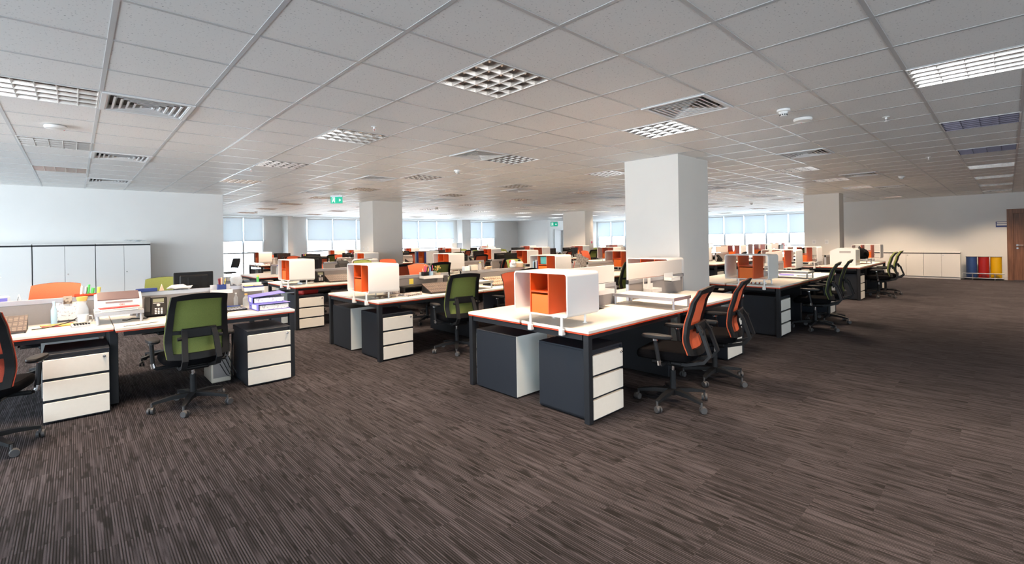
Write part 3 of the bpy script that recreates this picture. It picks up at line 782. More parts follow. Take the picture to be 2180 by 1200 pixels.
def chair(col, x, y, deg, label, detail=False):
    return place('chair' + col + str(detail), lambda: make_chair('mesh_' + col, detail), (x, y, 0), math.radians(deg), label, 'mesh swivel chairs at the desks')
CN = {'or': 'orange', 'gr': 'green', 'rd': 'red'}

# ---------------------------------------------------------------- things on the desks
def item(name, label, cat, loc, rz, parts, group=None):
    """parts: list of (part name, material, builder) ; a child tuple may follow as 4th entry"""
    t = thing(name, label, cat, loc, rz, group)
    for p in parts:
        o = p[2].obj(p[0], p[1], t)
        for c in p[3:]: c[2].obj(c[0], c[1], o)
    return t
def phone(x, y, z, rz, label):
    def mk():
        t = thing('desk_phone', 'x', 'telephone'); R = math.radians(-38)
        b = G(); b.box((0, -.005, .097), (.185, .030, .215), .008, 0, R); b.prism([(-.075, 0), (.10, 0), (.06, .02), (.03, .13), (-.04, .02)], -.075, .075, 'x'); bo = b.obj('body', 'black', t)
        def on(u, v, wd, hg, th, g, k=0): # place a slab on the sloped face
            fx = Vector((u, -.020 - th / 2 * 0, 0)); n = Matrix.Rotation(R, 3, 'X'); c = n @ Vector((u, -.0155 - k, v)) + Vector((0, -.005, .097)); g.box(tuple(c), (wd, th, hg), 0, 0, R)
        d = G(); on(.022, .062, .090, .042, .003, d); d.obj('display', 'phone_lcd', bo)
        s = G(); on(.022, .030, .09, .004, .003, s); s.obj('trim_line', 'white', bo)
        k = G()
        for r in range(4):
            for c in range(3): on(.000 + c * .024, -.036 - r * .019, .015, .011, .006, k)
        k.obj('keypad', 'white', bo)
        n = G(); c = Matrix.Rotation(R, 3, 'X') @ Vector((.022, -.018, .004)) + Vector((0, -.005, .097)); dr = Matrix.Rotation(R, 3, 'X') @ Vector((0, -1, 0)); n.cyl(c, c + dr * .005, .015, n=14); n.obj('navigation_key', 'alu', bo)
        h = G(); P = lambda u, v, w_: tuple(Matrix.Rotation(R, 3, 'X') @ Vector((u, w_, v)) + Vector((0, -.005, .097)))
        h.bar([P(-.066, .098, -.018), P(-.066, .085, -.042), P(-.066, 0, -.050), P(-.066, -.085, -.042), P(-.066, -.10, -.018)], .045, .022); t2 = h.obj('handset', 'black2', t)
        return t
    return place('phone', mk, (x, y, z), rz, label)
def monitor(x, y, z, rz, label, sz=.44, mk2='black'):
    def mk():
        t = thing('monitor', 'x', 'monitor'); h = sz * .62      # screen faces +y, back faces -y
        b = G(); b.box((0, 0, .11 + h / 2), (sz, .025, h), .006); b.box((0, -.022, .11 + h / 2), (sz * .72, .03, h * .72), .012); b.box((0, -.036, .11 + h * .45), (sz * .32, .012, h * .6), .004); bo = b.obj('case', mk2, t)
        s = G(); s.b2(-sz / 2 + .015, sz / 2 - .015, .0128, .0145, .125, .095 + h); s.obj('screen', 'screen_black', bo)
        n = G(); n.box((0, -.035, .10), (.06, .025, .20), .004); n.pad((0, -.02, 0), .12, .09, [(0, .95), (.004, 1), (.012, .9)], 2.5, 20); n.obj('stand', mk2, t)
        return t
    return place('monitor%s%s' % (sz, mk2), mk, (x, y, z), rz, label)
def slope(x, y, z, rz, m_, label):
    def mk():
        t = thing('writing_slope', 'x', 'writing slope')          # patterned sloped board with dark wedge sides
        b = G(); b.prism([(-.15, .012), (.13, .115), (.13, .125), (-.15, .024)], -.24, .24, 'x'); b.obj('board', m_, t)
        for q in (-.2385, .2305): s = G(); s.prism([(-.15, 0), (.13, 0), (.13, .113), (-.15, .011)], q, q + .008, 'x'); s.obj('side', 'black', t)
        return t
    return place('slope' + m_, mk, (x, y, z), rz, label)
def stack(x, y, z, rz, dims, n, m_, label, name='paper_stack', cat='papers'):
    t = thing(name, label, cat, (x, y, z), rz); rr = random.Random(len(label)); q = G(); z0 = 0
    for k in range(n):
        h = dims[2] / n; q.box((rr.uniform(-.008, .008), rr.uniform(-.008, .008), z0 + h / 2), (dims[0], dims[1], h * .96), 0, rr.uniform(-.08, .08)); z0 += h
    q.obj('sheets', m_, t); return t
def one(name, cat, m_, g, loc, rz, label, group=None):
    o = g.obj(name, m_); o.location = loc; o.rotation_euler = (0, 0, rz); return tag(o, label, cat, group)
def pens(x, y, z, label, cup='black', cols=('white', 'pink', 'blue', 'black', 'alu', 'yellow'), sq=True):
    t = thing('pen_cup', label, 'pen cup', (x, y, z)); q = G(); a = .038
    if sq:
        for s in (-1, 1): q.b2(s * a - .002, s * a + .002, -a, a, 0, .095); q.b2(-a, a, s * a - .002, s * a + .002, 0, .095)
        q.b2(-a, a, -a, a, 0, .004)
    else: q.lathe([(0, 0), (a, 0), (a, .095), (a - .003, .095), (a - .003, .004), (0, .004)])
    q.obj('cup', cup, t); rr = random.Random(len(label) * 3)
    for k, c_ in enumerate(cols):
        q = G(); u, v = rr.uniform(-.02, .02), rr.uniform(-.02, .02); q.cyl((u * .8, v * .8, .006), (u * 1.9, v * 1.9, rr.uniform(.14, .19)), .005 + .004 * (k % 2), n=8); q.obj('pen', c_, t)
    return t
def bottle(x, y, z, m_, label, h=.2, r=.03, cap='blue', cat='bottle'):
    q = G(); q.lathe([(0, 0), (r, 0), (r, h * .62), (r * .42, h * .8), (r * .38, h * .92), (0, h * .92)], n=16)
    c = G(); c.cyl((0, 0, h * .91), (0, 0, h), r * .45, n=12)
    return item('bottle', label, cat, (x, y, z), 0, [('glass', m_, q), ('cap', cap, c)])
def mug(x, y, z, rz, label):
    q = G(); q.lathe([(0, 0), (.038, 0), (.041, .09), (.037, .09), (.034, .006), (0, .006)], n=20)
    h = G(); h.tube([(.038, 0, .075), (.062, 0, .072), (.068, 0, .045), (.060, 0, .02), (.037, 0, .016)], .006, 8)
    return item('mug', label, 'mug', (x, y, z), rz, [('bowl', 'ceramic', q), ('handle', 'ceramic', h)])
def binder(x, y, z, rz, label, m_='violet', open_=0.0):
    t = thing('ring_binder', label, 'binder', (x, y, z), rz)      # lies flat, spine faces -x
    q = G(); q.b2(0, .33, -.15, .15, 0, .004); q.b2(0, .004, -.15, .15, 0, .070)
    q.prism([(0, .066), (.004, .070), (.33, .070 + open_), (.33, .066 + open_)], -.15, .15, 'y'); q.obj('cover', m_, t)
    p = G(); p.b2(.02, .315, -.140, .138, .006, .054); p.obj('papers', 'print_', t)
    l = G(); l.b2(-.0015, 0, -.09, .05, .012, .058); l.obj('spine_label', 'paper', t)
    r = G(); r.cyl((-.003, .095, .035), (.001, .095, .035), .012, n=14); r.obj('finger_ring', 'chrome', t)
    return t
def calculator(x, y, z, rz, label, body='black', key='alu', sc=1.0):
    t = thing('calculator', label, 'calculator', (x, y, z), rz); a, b = .10 * sc, .07 * sc
    q = G(); q.prism([(-b, 0), (b, 0), (b, .028), (-b, .014)], -a, a, 'x'); q.obj('body', body, t)
    k = G()
    for r in range(4):
        for c in range(6): yy = -b + .018 + r * .022 * sc; k.box((-a + .022 + c * .031 * sc, yy, .016 + (yy + b) * .1), (.022 * sc, .014 * sc, .006))
    k.obj('keys', key, t)
    d = G(); d.box((0, b - .022, .030), (a * 1.5, .026, .004)); d.obj('display', 'phone_lcd', t)
    return t
def raised_shelf(x, y, L, W, z, label, legs=.0, rz=0, m_='top'):
    t = thing('raised_shelf', label, 'desk shelf', (x, y, DZ), rz); h = z - DZ
    q = G(); q.b2(.012, L - .012, .012, W - .012, h - .018, h); q.obj('board', m_, t)
    f = G()
    for a, b, c_, d_ in ((0, L, 0, .012), (0, L, W - .012, W), (0, .012, .012, W - .012), (L - .012, L, .012, W - .012)): f.b2(a, b, c_, d_, h - .030, h + .003)
    f.obj('frame', 'alu', t)
    for a in (.02, L - .02):
        for b in (.02, W - .02): p_ = G(); p_.cyl((a, b, 0), (a, b, h - .02), .012, n=10); p_.obj('leg', 'alu', t)
    return t
def hung_tray(x, y, side, L, label, z=.955, deep=.12):
    """shallow tray hooked on the divider rail; side -1 hangs towards the near side"""
    t = thing('rail_tray', label, 'desk tray', (x, y, z))
    q = G(); y1 = side * .022; y2 = side * (.022 + deep); q.b2(0, L, y1, y2, -.075, -.070)
    q.b2(0, L, y2 - .002, y2 + .002, -.075, -.030); q.b2(0, .003, y1, y2, -.075, -.03); q.b2(L - .003, L, y1, y2, -.075, -.03); q.b2(0, L, y1 - .002, y1 + .002, -.075, .02); q.obj('tray', 'white', t)
    h = G(); h.b2(.02, .06, y1 - side * .006, y1, -.02, .018); h.b2(L - .06, L - .02, y1 - side * .006, y1, -.02, .018); h.obj('hook', 'alu', t)
    return t
def plant(x, y, z, label, flower=None, h=.2):
    t = thing('potted_plant', label, 'plant', (x, y, z)); q = G(); q.lathe([(0, 0), (.035, 0), (.048, .07), (.043, .07), (.038, .06), (0, .058)]); q.obj('pot', 'card', t)
    l = G(); rr = random.Random(len(label))
    for k in range(26):
        a = rr.uniform(0, 2 * PI); r = rr.uniform(.015, .052); zz = rr.uniform(.09, h); c = Vector((r * math.cos(a), r * math.sin(a), zz)); d = Vector((math.cos(a), math.sin(a), rr.uniform(0, .8))) * .025; s = Vector((-math.sin(a), math.cos(a), 0)) * .012
        l.add([c - d, c + s, c + d, c - s], [(0, 1, 2, 3)]); l.bar([(0, 0, .05), tuple(c)], .002, .002)
    l.obj('foliage', 'leaf', t)
    if flower:
        f = G()
        for k in range(14): a = rr.uniform(0, 2 * PI); r = rr.uniform(0, .07); f.lathe([(0, -.012), (.012, 0), (0, .012)], (r * math.cos(a), r * math.sin(a), rr.uniform(h * .6, h * 1.05)), 6)
        f.obj('flowers', flower, t)
    return t

# ================================================================ DESK ROWS
R1, R2, R3, R4, R5, R6 = 2.24, 5.21, 8.18, 11.20, 14.20, 17.15
isl = {}
def I(key, label, x, y, L=3.1, screens=(), jog=0.0): isl[key] = (x, y, L); return island(label, x, y, L, screens, jog, 1.52, .10 if key in ('1A', '1C', '2L', '2A', '3A') else .49)
I('1A', 'front white bench desk carrying the largest orange shelf cube', 2.90, R1, 3.12, (0, 1))
I('1B', 'white bench desk just beyond the big square pillar, see-through cube on top', 7.28, R1 - .02, 3.14, (1,))
I('1C', 'far white bench desk with the white printer, before the low cupboards', 12.52, R1 - .02, 3.12, ())
I('2L', 'cluttered white bench desk at left with blue binders and small printer', -1.26, 5.50, 3.02, (), -.12)
I('2A', 'middle white bench desk with brown writing slopes, behind the front desk', 2.66, R2, 3.30)
I('2B', 'white bench desk behind the front island, cube full of books on it', 6.02, R2)
I('2C', 'white bench desk two places behind the see-through cube beyond the pillar', 12.2, R2, 3.1, (0, 1))
I('2D', 'white bench desk of the second row close to the door wall', 16.9, R2, 3.1, (0, 1))
I('3A', 'white bench desk third from the front with red boxes underneath', 2.68, R3)
I('3B', 'white bench desk behind the middle desk, near the green exit sign', 5.95, R3)
I('3C', 'third-row bench desk straight before the blue side windows', 12.2, R3, 3.1, (0,))
I('3D', 'third-row bench desk beyond the others, close to the blue side windows', 16.9, R3, 3.1, (0, 1))
I('4A', 'fourth-row bench desk just in front of the second pillar', 2.9, R4)
I('4B', 'fourth-row bench desk just right of the second pillar', 7.35, R4)
I('4C', 'fourth-row bench desk between second and third pillar', 12.2, R4)
I('4D', 'fourth-row bench desk beyond the third pillar', 16.9, R4)
I('5A', 'fifth-row bench desk behind the second pillar, left end', 4.5, R5)
I('5B', 'fifth-row bench desk behind the second pillar, right end', 7.9, R5)
I('5C', 'fifth-row bench desk behind the third pillar', 12.2, R5)
I('6A', 'bench desk with a dark red cube nearest the narrow left window', 4.55, R6)
I('6B', 'sixth-row bench desk beneath the long back window', 7.9, R6)
I('6C', 'sixth-row bench desk beneath the right end of the back window', 12.2, R6)

IN = {'1A': 'front island', '1B': 'island beyond the big pillar', '1C': 'far printer island', '2L': 'cluttered left island', '2A': 'middle island', '2B': 'book-cube island',
      '2C': 'second-row third island', '2D': 'second-row last island', '3A': 'third-row first island', '3B': 'third-row second island', '3C': 'third-row third island', '3D': 'third-row last island',
      '4A': 'fourth-row first island', '4B': 'fourth-row second island', '4C': 'fourth-row third island', '4D': 'fourth-row last island', '5A': 'fifth-row first island', '5B': 'fifth-row second island', '5C': 'fifth-row third island',
      '6A': 'sixth-row first island', '6B': 'sixth-row second island', '6C': 'sixth-row third island'}
# drawer units: front ones stand at the outer corner of both sides, more at the far corner
def peds(key, which, off=0.0):
    x, y, L = isl[key]
    for wch in which:
        if wch == 'n0': pedestal(x + .062, y + .012 + off, 0, 'dark drawer unit with three white drawers, near corner of the %s' % IN[key])
        if wch == 'f0': pedestal(x + .45, y + 1.43, PI, 'dark drawer unit showing its pale back, far corner of the %s' % IN[key])
        if wch == 'n1': pedestal(x + L - .48, y + .012 + off, 0, 'dark drawer unit with white drawers, other end of the %s' % IN[key])
        if wch == 'f1': pedestal(x + L - .062, y + 1.43, PI, 'dark drawer unit behind, at the other end of the %s' % IN[key])
for k in isl:
    if k == '2L': continue
    peds(k, ('n0', 'f0', 'n1', 'f1') if k in ('1A', '1B', '2A', '1C') else (('n0', 'f0') if k in ('3A', '3B') else ('n0', 'f0', 'n1')))
pedestal(-.208, 5.42, 0, 'dark drawer unit with white drawers left of the green chair')
pedestal(1.265, 5.30, 0, 'dark drawer unit with visible black top, right of the green chair')
pedestal(.17, 6.93, PI, 'dark drawer unit at the back of the cluttered left island')
# white cubes
def cubes(key, near=None, far=None):
    x, y, L = isl[key]
    if near is not None: cube(x - .018 + near[0], y + near[1], 0, 'white shelf cube with orange insert, facing end of the %s' % IN[key])
    if far is not None: cube(x + L + .018 - far[0], y + far[1] + .62, PI, 'white shelf cube with orange insert, rear end of the %s' % IN[key])
cubes('1A', (0, .19), (0, .785)); cubes('1B', (0, .14), (0, .55)); cubes('1C', (0, .80), (0, .05))
cubes('2A', (0, .20)); cubes('2B', (0, .10), (0, .40)); cubes('2C', (0, .3), (0, .4)); cubes('2D', (0, .3), (0, .5))
cubes('3A', (0, .20)); cubes('3B', (0, .15), (0, .45)); cubes('3C', (0, .2), (0, .5)); cubes('3D', (0, .2), (0, .5))
cubes('4A', None, (0, .5)); cubes('4B', (0, .2), (0, .5)); cubes('4C', (0, .2), (0, .5)); cubes('4D', (0, .2), (0, .5))
cubes('5A', None, (0, .4)); cubes('5B', (0, .2), (0, .5)); cubes('5C', (0, .2), (0, .5)); cubes('6A', (0, .2), (0, .5)); cubes('6B', (0, .2), (0, .5)); cubes('6C', (0, .2), (0, .5))

# chairs: (island, colour, x, y, turn, detailed, label)
def ch(col, x, y, deg, label, detail=False): chair(col, x, y, deg, label, detail)
ch('or', 3.82, 2.03, 10, 'orange mesh chair nearest the camera, at the front island', True)
ch('or', 4.74, 2.06, 12, 'orange mesh chair second along, before the big pillar', True)
ch('gr', .77, 5.08, 3, 'large green mesh chair between two white drawer units', True)
ch('rd', -.50, 5.02, -14, 'red-orange mesh chair cut off by the picture edge', True)
ch('gr', 3.68, 5.02, -12, 'green mesh chair in the open aisle at the middle island', True)
ch('gr', 4.80, 5.10, 4, 'green mesh chair half hidden behind the front orange cube', True)
ch('or', 4.10, 4.08, 172, 'orange chair facing the camera just behind the front orange cube', True)
ch('gr', 8.36, 2.06, 8, 'green mesh chair at the island beyond the pillar, nearer one', True)
ch('gr', 9.24, 2.08, 8, 'green mesh chair at the island beyond the pillar, farther one', True)
ch('gr', 13.50, 2.05, 10, 'green mesh chair at the far printer island, nearer one', True)
ch('gr', 14.35, 2.05, 10, 'green mesh chair at the far printer island, farther one', True)
ch('or', 7.95, 4.15, 185, 'orange chair peeking past the pillar, nearer of two')
ch('or', 9.15, 4.2, 180, 'orange chair peeking past the pillar, farther of two')
ch('or', -.18, 7.35, 176, 'orange chair facing us behind the cluttered left island')
ch('gr', .85, 7.35, 176, 'green chair facing us behind the black monitor back')
ch('gr', 3.55, 7.1, 178, 'green chair facing us behind the middle island')
ch('or', 4.6, 7.15, 182, 'orange chair facing us behind the middle island')
ch('or', 4.55, 8.05, -5, 'orange mesh chair with black frame between middle and third rows')
ch('gr', 5.35, 8.0, -8, 'dark green chair with black frame between middle and third rows')
ch('or', 3.95, 11.1, -4, 'orange black-framed chair behind the third-row cube')
ch('or', 3.75, 10.1, 178, 'orange chair facing us behind the third-row phone')
ch('gr', 4.9, 10.1, 176, 'green chair top just before the second pillar')
ch('or', 5.6, 10.15, 182, 'red-orange chair top before the blue-binder cube')
ch('gr', 6.95, 7.1, 175, 'bright green chair facing us, left of the white toy dog')
ch('or', 7.3, 8.0, -14, 'orange black-framed chair turned aside, left of the third-row cube')
ch('or', 8.9, 11.0, -16, 'small orange black-framed chair behind another orange chair')
ch('gr', 7.55, 5.05, -6, 'green chair top just above the front island screen')
ch('or', 8.55, 7.1, 170, 'orange chair with newspaper draped over its side')
ch('gr', 8.85, 7.82, 30, 'dark green chair right behind the newspaper chair')
ch('or', 5.05, 11.05, 5, 'orange chair left of the second pillar')
ch('gr', 16.2, 9.9, -20, 'green chair beyond the blue window screens'); ch('gr', 18.0, 5.0, -10, 'green chair in a second-row see-through cube gap')
k_ = 0
for key in ('2C', '2D', '3C', '3D', '4B', '4C', '4D', '5A', '5B', '5C', '6A', '6B', '6C'):
    x, y, L = isl[key]
    for (dx, dy, dg, nm) in ((.75, -.12, 4, 'near'), (2.3, -.10, -6, 'near'), (.8, 1.68, 178, 'far'), (2.35, 1.66, 184, 'far')):
        k_ += 1; col = ('or', 'gr', 'or', 'gr', 'or')[(k_ * 7 + k_ // 3) % 5]
        if key == '2D' and nm == 'near': continue
        if key == '4B' and dx < 1 and nm == 'near': continue
        ch(col, x + dx, y + dy, dg + (k_ * 37) % 23 - 11, '%s chair, %s side of the %s, %s desk' % (CN[col], nm, IN[key], 'first' if dx < 1.5 else 'second'))
# dark visitor chair by the narrow window
t = thing('visitor_chair', 'small black visitor chair against the bright left window', 'chair', (3.95, 18.9, 0), 1.9)
q = G(); q.pad((0, 0, 0), .22, .22, [(.44, .9), (.455, 1), (.49, .98), (.50, .8)], 3.5, 18); q.obj('seat', 'black', t)
q = G(); q.sheet(lambda u, v: (u * .21, -.23 - .10 * v + .03 * u * u, .62 + .34 * v), (-1, 1), (0, 1), 6, 4, .03); q.obj('backrest', 'black', t)
q = G()
for s in (-1, 1): q.tube([(s * .22, .2, 0), (s * .22, .19, .44), (s * .22, -.2, .45), (s * .21, -.31, .90)], .011, 6); q.tube([(s * .22, -.2, .45), (s * .22, -.25, 0)], .011, 6)
q.obj('frame', 'chrome', t)

# ================================================================ STORAGE ALONG THE WALLS
def cupboard(label, loc, rz, wd, dp, hg, doors, knob=True, plinth=.06):
    wd -= .002
    t = thing('cupboard', label, 'cupboard', loc, rz)            # fronts face -y, origin front left floor corner
    q = G(); q.b2(0, wd, .02, dp, 0, hg - .05); q.obj('carcass', 'backwhite', t)
    q = G(); q.b2(.004, wd - .004, .012, dp, hg - .05, hg - .022); q.obj('shadow_strip', 'frame', t); q = G(); q.b2(.002, wd - .002, .0182, .0198, plinth, hg - .05); q.obj('door_gap_shade', 'greypanel', t)  # grey sheet colours in the shade between the doors
    q = G(); q.b2(0, wd, -.002, dp, hg - .022, hg, .002); q.obj('top_board', 'white', t)
    q = G(); q.b2(0, wd, .012, .02, 0, plinth); q.obj('plinth', 'skirt', t)
    p = wd / doors
    for k in range(doors):
        q = G(); q.b2(p * k + .003, p * (k + 1) - .003, 0, .018, plinth + .004, hg - .052, .001); d = q.obj('door', 'white', t)
        if knob and k % 2 == 1: q = G(); z = hg - .10 if hg < 1 else .95; q.cyl((p * k + .04, 0, z), (p * k + .04, -.010, z), .010, n=12); q.obj('lock', 'chrome', d)
    return t
for k, (x, lab) in enumerate(((.295, 'tall white cupboard next to the free wall end, rightmost of the tall row'), (-.560, 'tall white cupboard behind the orange chair'), (-1.420, 'tall white cupboard cut by the picture edge'))):
    cupboard(lab, (x, 12.12, 0), 0, .85, .455, 1.525, 2)
for k in range(3):
    cupboard(('low white cupboard beside the blue bin', 'low white cupboard behind the two far green chairs', 'low white cupboard half hidden by the far printer desk')[k], (20.0, 1.88 + .86 * k, 0), -PI / 2, .86, .44, .845, 2)
q = G()
rr = random.Random(4)
for k in range(9): q.box((rr.uniform(-.2, .2), rr.uniform(-.08, .08), rr.uniform(.006, .03)), (rr.uniform(.05, .16), rr.uniform(.04, .10), .008), 0, rr.uniform(0, 3), rr.uniform(-.3, .3))
one('plastic_wrapping', 'wrapping', 'clearp', q, (.92, 12.3, 1.555), 0, 'crumpled clear plastic wrapping on top of the tall cupboards')
# three half-round recycling bins in a low rail stand
for k, (c_, nm) in enumerate((('binblue', 'blue'), ('binred', 'red'), ('binyel', 'yellow'))):
    t = thing('recycling_bin', '%s half-round recycling bin against the wall beside the door' % nm, 'bin', (20.30, .785 - .265 * k, 0))
    q = G(); n = 14
    ring = [(-.115 * math.sin(PI * i / n) - .0, .122 * math.cos(PI * i / n)) for i in range(n + 1)]
    vs = [(x - .0, y, z) for z in (.053, .695) for x, y in ring] + [(x * .95, y * .95, .695) for x, y in ring] + [(x * .95, y * .95, .08) for x, y in ring]
    m_ = n + 1
    fs = []
    for a, b in ((0, 1), (1, 2), (2, 3)):
        for i in range(n): fs.append((a * m_ + i, a * m_ + i + 1, b * m_ + i + 1, b * m_ + i))
        fs.append((a * m_ + n, a * m_, b * m_, b * m_ + n))
    fs.append(tuple(range(m_))[::-1]); fs.append(tuple(range(3 * m_, 4 * m_)))
    q.add(vs, fs); q.obj('bucket', c_, t)
    q = G(); q.bar([(x * 1.02, y * 1.02, .70) for x, y in ring], .006, .006, 6); q.obj('rim', 'black', t)
t = thing('bin_stand', 'low grey rail stand holding the three coloured bins', 'bin stand', (20.30, .52, 0))
q = G(); q.b2(-.13, .05, -.42, .42, .02, .05); q.obj('base_plate', 'black2', t)
q = G(); q.cyl((-.15, -.44, .05), (-.15, .44, .05), .016, n=10); q.obj('lower_rail', 'steel', t)
q = G(); q.cyl((-.15, -.44, .19), (-.15, .44, .19), .016, n=10); q.obj('upper_rail', 'steel', t)
for y in (-.24, .24): q = G(); q.cyl((-.15, y, .0), (-.15, y, .19), .014, n=10); q.obj('post', 'steel', t)
t = thing('door_sign', 'small dark door sign with two pale stripes beside the wooden door', 'sign', (20.44, .14, 1.685))
q = G(); q.b2(-.006, .008, -.12, .11, -.085, .08, .002); q.obj('plate', 'blued', t)
q = G(); q.b2(-.008, -.0062, -.12, .09, .022, .062); q.b2(-.008, -.0062, -.12, .09, -.038, .004); q.obj('pale_stripe', 'exitwhite' if False else 'paper', t)

def switch(loc, rz, label, kind='socket'):
    t = thing('wall_' + kind, label, kind, loc, rz)
    q = G(); q.b2(-.045, .045, -.010, -.0006, -.06, .06, .003); q.obj('plate', 'white', t)
    q = G(); q.b2(-.028, .028, -.014, -.010, -.035, .035, .002) if kind == 'switch' else q.cyl((0, -.010, 0), (0, -.0115, 0), .024, n=16); q.obj('rocker' if kind == 'switch' else 'insert', 'skirt' if kind == 'switch' else 'greypanel', t)
switch((6.12, 12.80, 1.27), -PI / 2, 'white wall plate on the second pillar, nearer the window side', 'switch'); switch((6.12, 12.52, 1.27), -PI / 2, 'white wall plate on the second pillar, nearer its corner', 'switch')
switch((15.72, 3.87, 1.25), -PI / 2, 'white wall plate on the far dim pillar, closer to the windows', 'switch'); switch((15.72, 3.56, 1.25), -PI / 2, 'white wall plate on the far dim pillar, closer to its corner', 'switch')
switch((5.86, 21.5, 1.6), 0, 'white light switch on the pier beside the narrow window', 'switch')
q = G(); q.b2(-.13, .13, -.004, 0, -.20, .20); o = one('notice', 'notice', 'paper', q, (16.06, 12.147, 1.24), 0, 'white paper notice with a red motif on the third pillar')
q = G(); q.lathe([(0, 0), (.05, .0), (0, .003)], n=12)
g2 = G(); g2.cyl((0, -.0042, .06), (0, -.006, .06), .05, n=14); g2.obj('motif', 'pink', o)
t = thing('fire_call_point', 'small red fire call point in the far recess by the doorway', 'alarm', (21.35, 19.598, 1.5)); q = G(); q.b2(-.06, .06, -.05, 0, -.06, .06, .006); q.obj('case', 'red', t); q = G(); q.b2(-.035, .035, -.053, -.0502, -.035, .035); q.obj('front_glass', 'paper', t)

# ================================================================ SMALL THINGS, FRONT ISLAND AND ROW
DZ += .0014      # things stand a hair above the laminate
RT = .972        # top of the divider rail
raised_shelf(4.30, 2.26, .36, .72, .85, 'long white raised shelf across the join of the front island')
hung_tray(3.72, 3.0, -1, .44, 'white tray hung on the divider right behind the front orange cube', RT - .02)
t = hung_tray(4.92, 3.0, -1, .22, 'small white L-shaped tray in the middle of the front divider', RT - .09)
q = G(); q.b2(0, .012, -.024, -.030, -.075, .09); q.b2(.10, .16, -.024, -.030, -.075, .09); q.obj('back_plate', 'white', t)
hung_tray(5.42, 3.0, -1, .22, 'small white tray high on the divider near the pillar', RT + .01, .10)
q = G(); q.b2(-.10, .10, -.04, .04, 0, .0015); one('cable_flap', 'cable flap', 'black', q, (3.87, 2.88, DZ), 0, 'black cable flap set in the front desktop behind the cube')
# island beyond the pillar
raised_shelf(8.72, 2.24, .36, .70, .85, 'white raised shelf on the island beyond the pillar')
q = G(); q.lathe([(0, .004), (.05, .004), (.055, .24), (.052, .24), (.047, .008), (0, .008)]); q.obj
one('glass_vase', 'vase', 'clearp', q, (8.10, 3.26, DZ), 0, 'tall clear glass vase left of the see-through cube')
t = thing('ornament_set', 'small red and white ornaments before the see-through cube', 'ornament', (7.46, 2.47, DZ))
q = G()
for k in range(5): q.lathe([(0, 0), (.018, .008), (.012, .03), (0, .036)], (-.02 * k, .05 * k, 0), 10)
q.obj('white_pieces', 'ceramic', t)
q = G()
for k in range(4): q.lathe([(0, 0), (.016, .01), (0, .03)], (.03 - .02 * k, .03 + .05 * k, 0), 8)
q.obj('red_pieces', 'red', t)
stack(9.42, 2.48, DZ, .3, (.30, .22, .02), 4, 'paper', 'loose white papers beyond the see-through cube'); 
q = G(); q.box((0, 0, .004), (.31, .23, .008), 0, .1); one('blue_folder', 'folder', 'violet', q, (9.48, 2.78, DZ), .2, 'violet folder beside papers beyond the see-through cube')
hung_tray(8.9, 2.98, -1, .35, 'white tray on the divider beyond the see-through cube', RT - .02)
# far printer island
def big_printer(x, y, z, rz, label, d=(.46, .50, .40), m_='ceramic'):
    t = thing('printer', label, 'printer', (x, y, z), rz); a, b, h = d
    q = G(); q.prism([(-b / 2, 0), (b / 2, 0), (b / 2, h * .82), (b * .2, h), (-b * .35, h), (-b / 2, h * .9)], -a / 2, a / 2, 'x'); q.obj('body', m_, t)
    q = G()
    for k in range(5): q.b2(-a / 2 - .001, -a / 2 + .002, -b * .32 + .0, b * .12, h * (.72 + .025 * k), h * (.735 + .025 * k))
    q.obj('grille', 'greypanel', t)
    q = G(); q.b2(-a * .4, a * .4, -b / 2 - .003, -b / 2 + .002, h * .12, h * .3); q.obj('paper_drawer', 'beige', t)
    q = G(); q.box((0, -b * .30, h * .985), (a * .5, .07, .012)); q.obj('control_panel', 'black2', t)
    return t
big_printer(13.25, 2.64, DZ, 0, 'large white office printer on the far desk with two green chairs')
raised_shelf(13.8, 2.30, .55, .36, .85, 'white raised shelf under the black bag at the far printer desk')
t = thing('black_bag', 'slouchy black bag lying on the far raised shelf', 'bag', (14.08, 2.48, .882)); q = G(); q.pad((0, 0, 0), .27, .15, [(.0, .85), (.04, 1), (.11, .95), (.16, .7), (.19, .35)], 3, 24, lambda x, y: .03 * math.sin(x * 22 + y * 9)); q.obj('body', 'cloth', t)
q = G(); q.tube([(-.15, 0, .14), (-.10, .02, .25), (.02, .03, .27), (.12, .02, .22), (.16, 0, .13)], .012, 6); q.obj('handle', 'black', t)
t = thing('wire_basket', 'grey wire basket of papers left of the white printer', 'basket', (13.24, 3.18, DZ)); q = G()
for s in (-1, 1):
    for k in range(7): q.cyl((s * .15, -.14 + .047 * k, 0), (s * .15, -.14 + .047 * k, .22), .003, n=5); q.cyl((-.15 + .05 * k, s * .14, 0), (-.15 + .05 * k, s * .14, .22), .003, n=5)
    for z in (.01, .22): q.cyl((s * .15, -.14, z), (s * .15, .14, z), .004, n=5); q.cyl((-.15, s * .14, z), (.15, s * .14, z), .004, n=5)
q.obj('wires', 'steel', t); q = G(); q.b2(-.12, .12, -.11, .11, 0, .15); q.obj('papers', 'print_', t)
phone(13.35, 3.50, DZ, .2, 'black desk phone before the far dim pillar'); hung_tray(13.55, 2.98, -1, .3, 'white tray on the divider of the far printer desk', RT - .02)

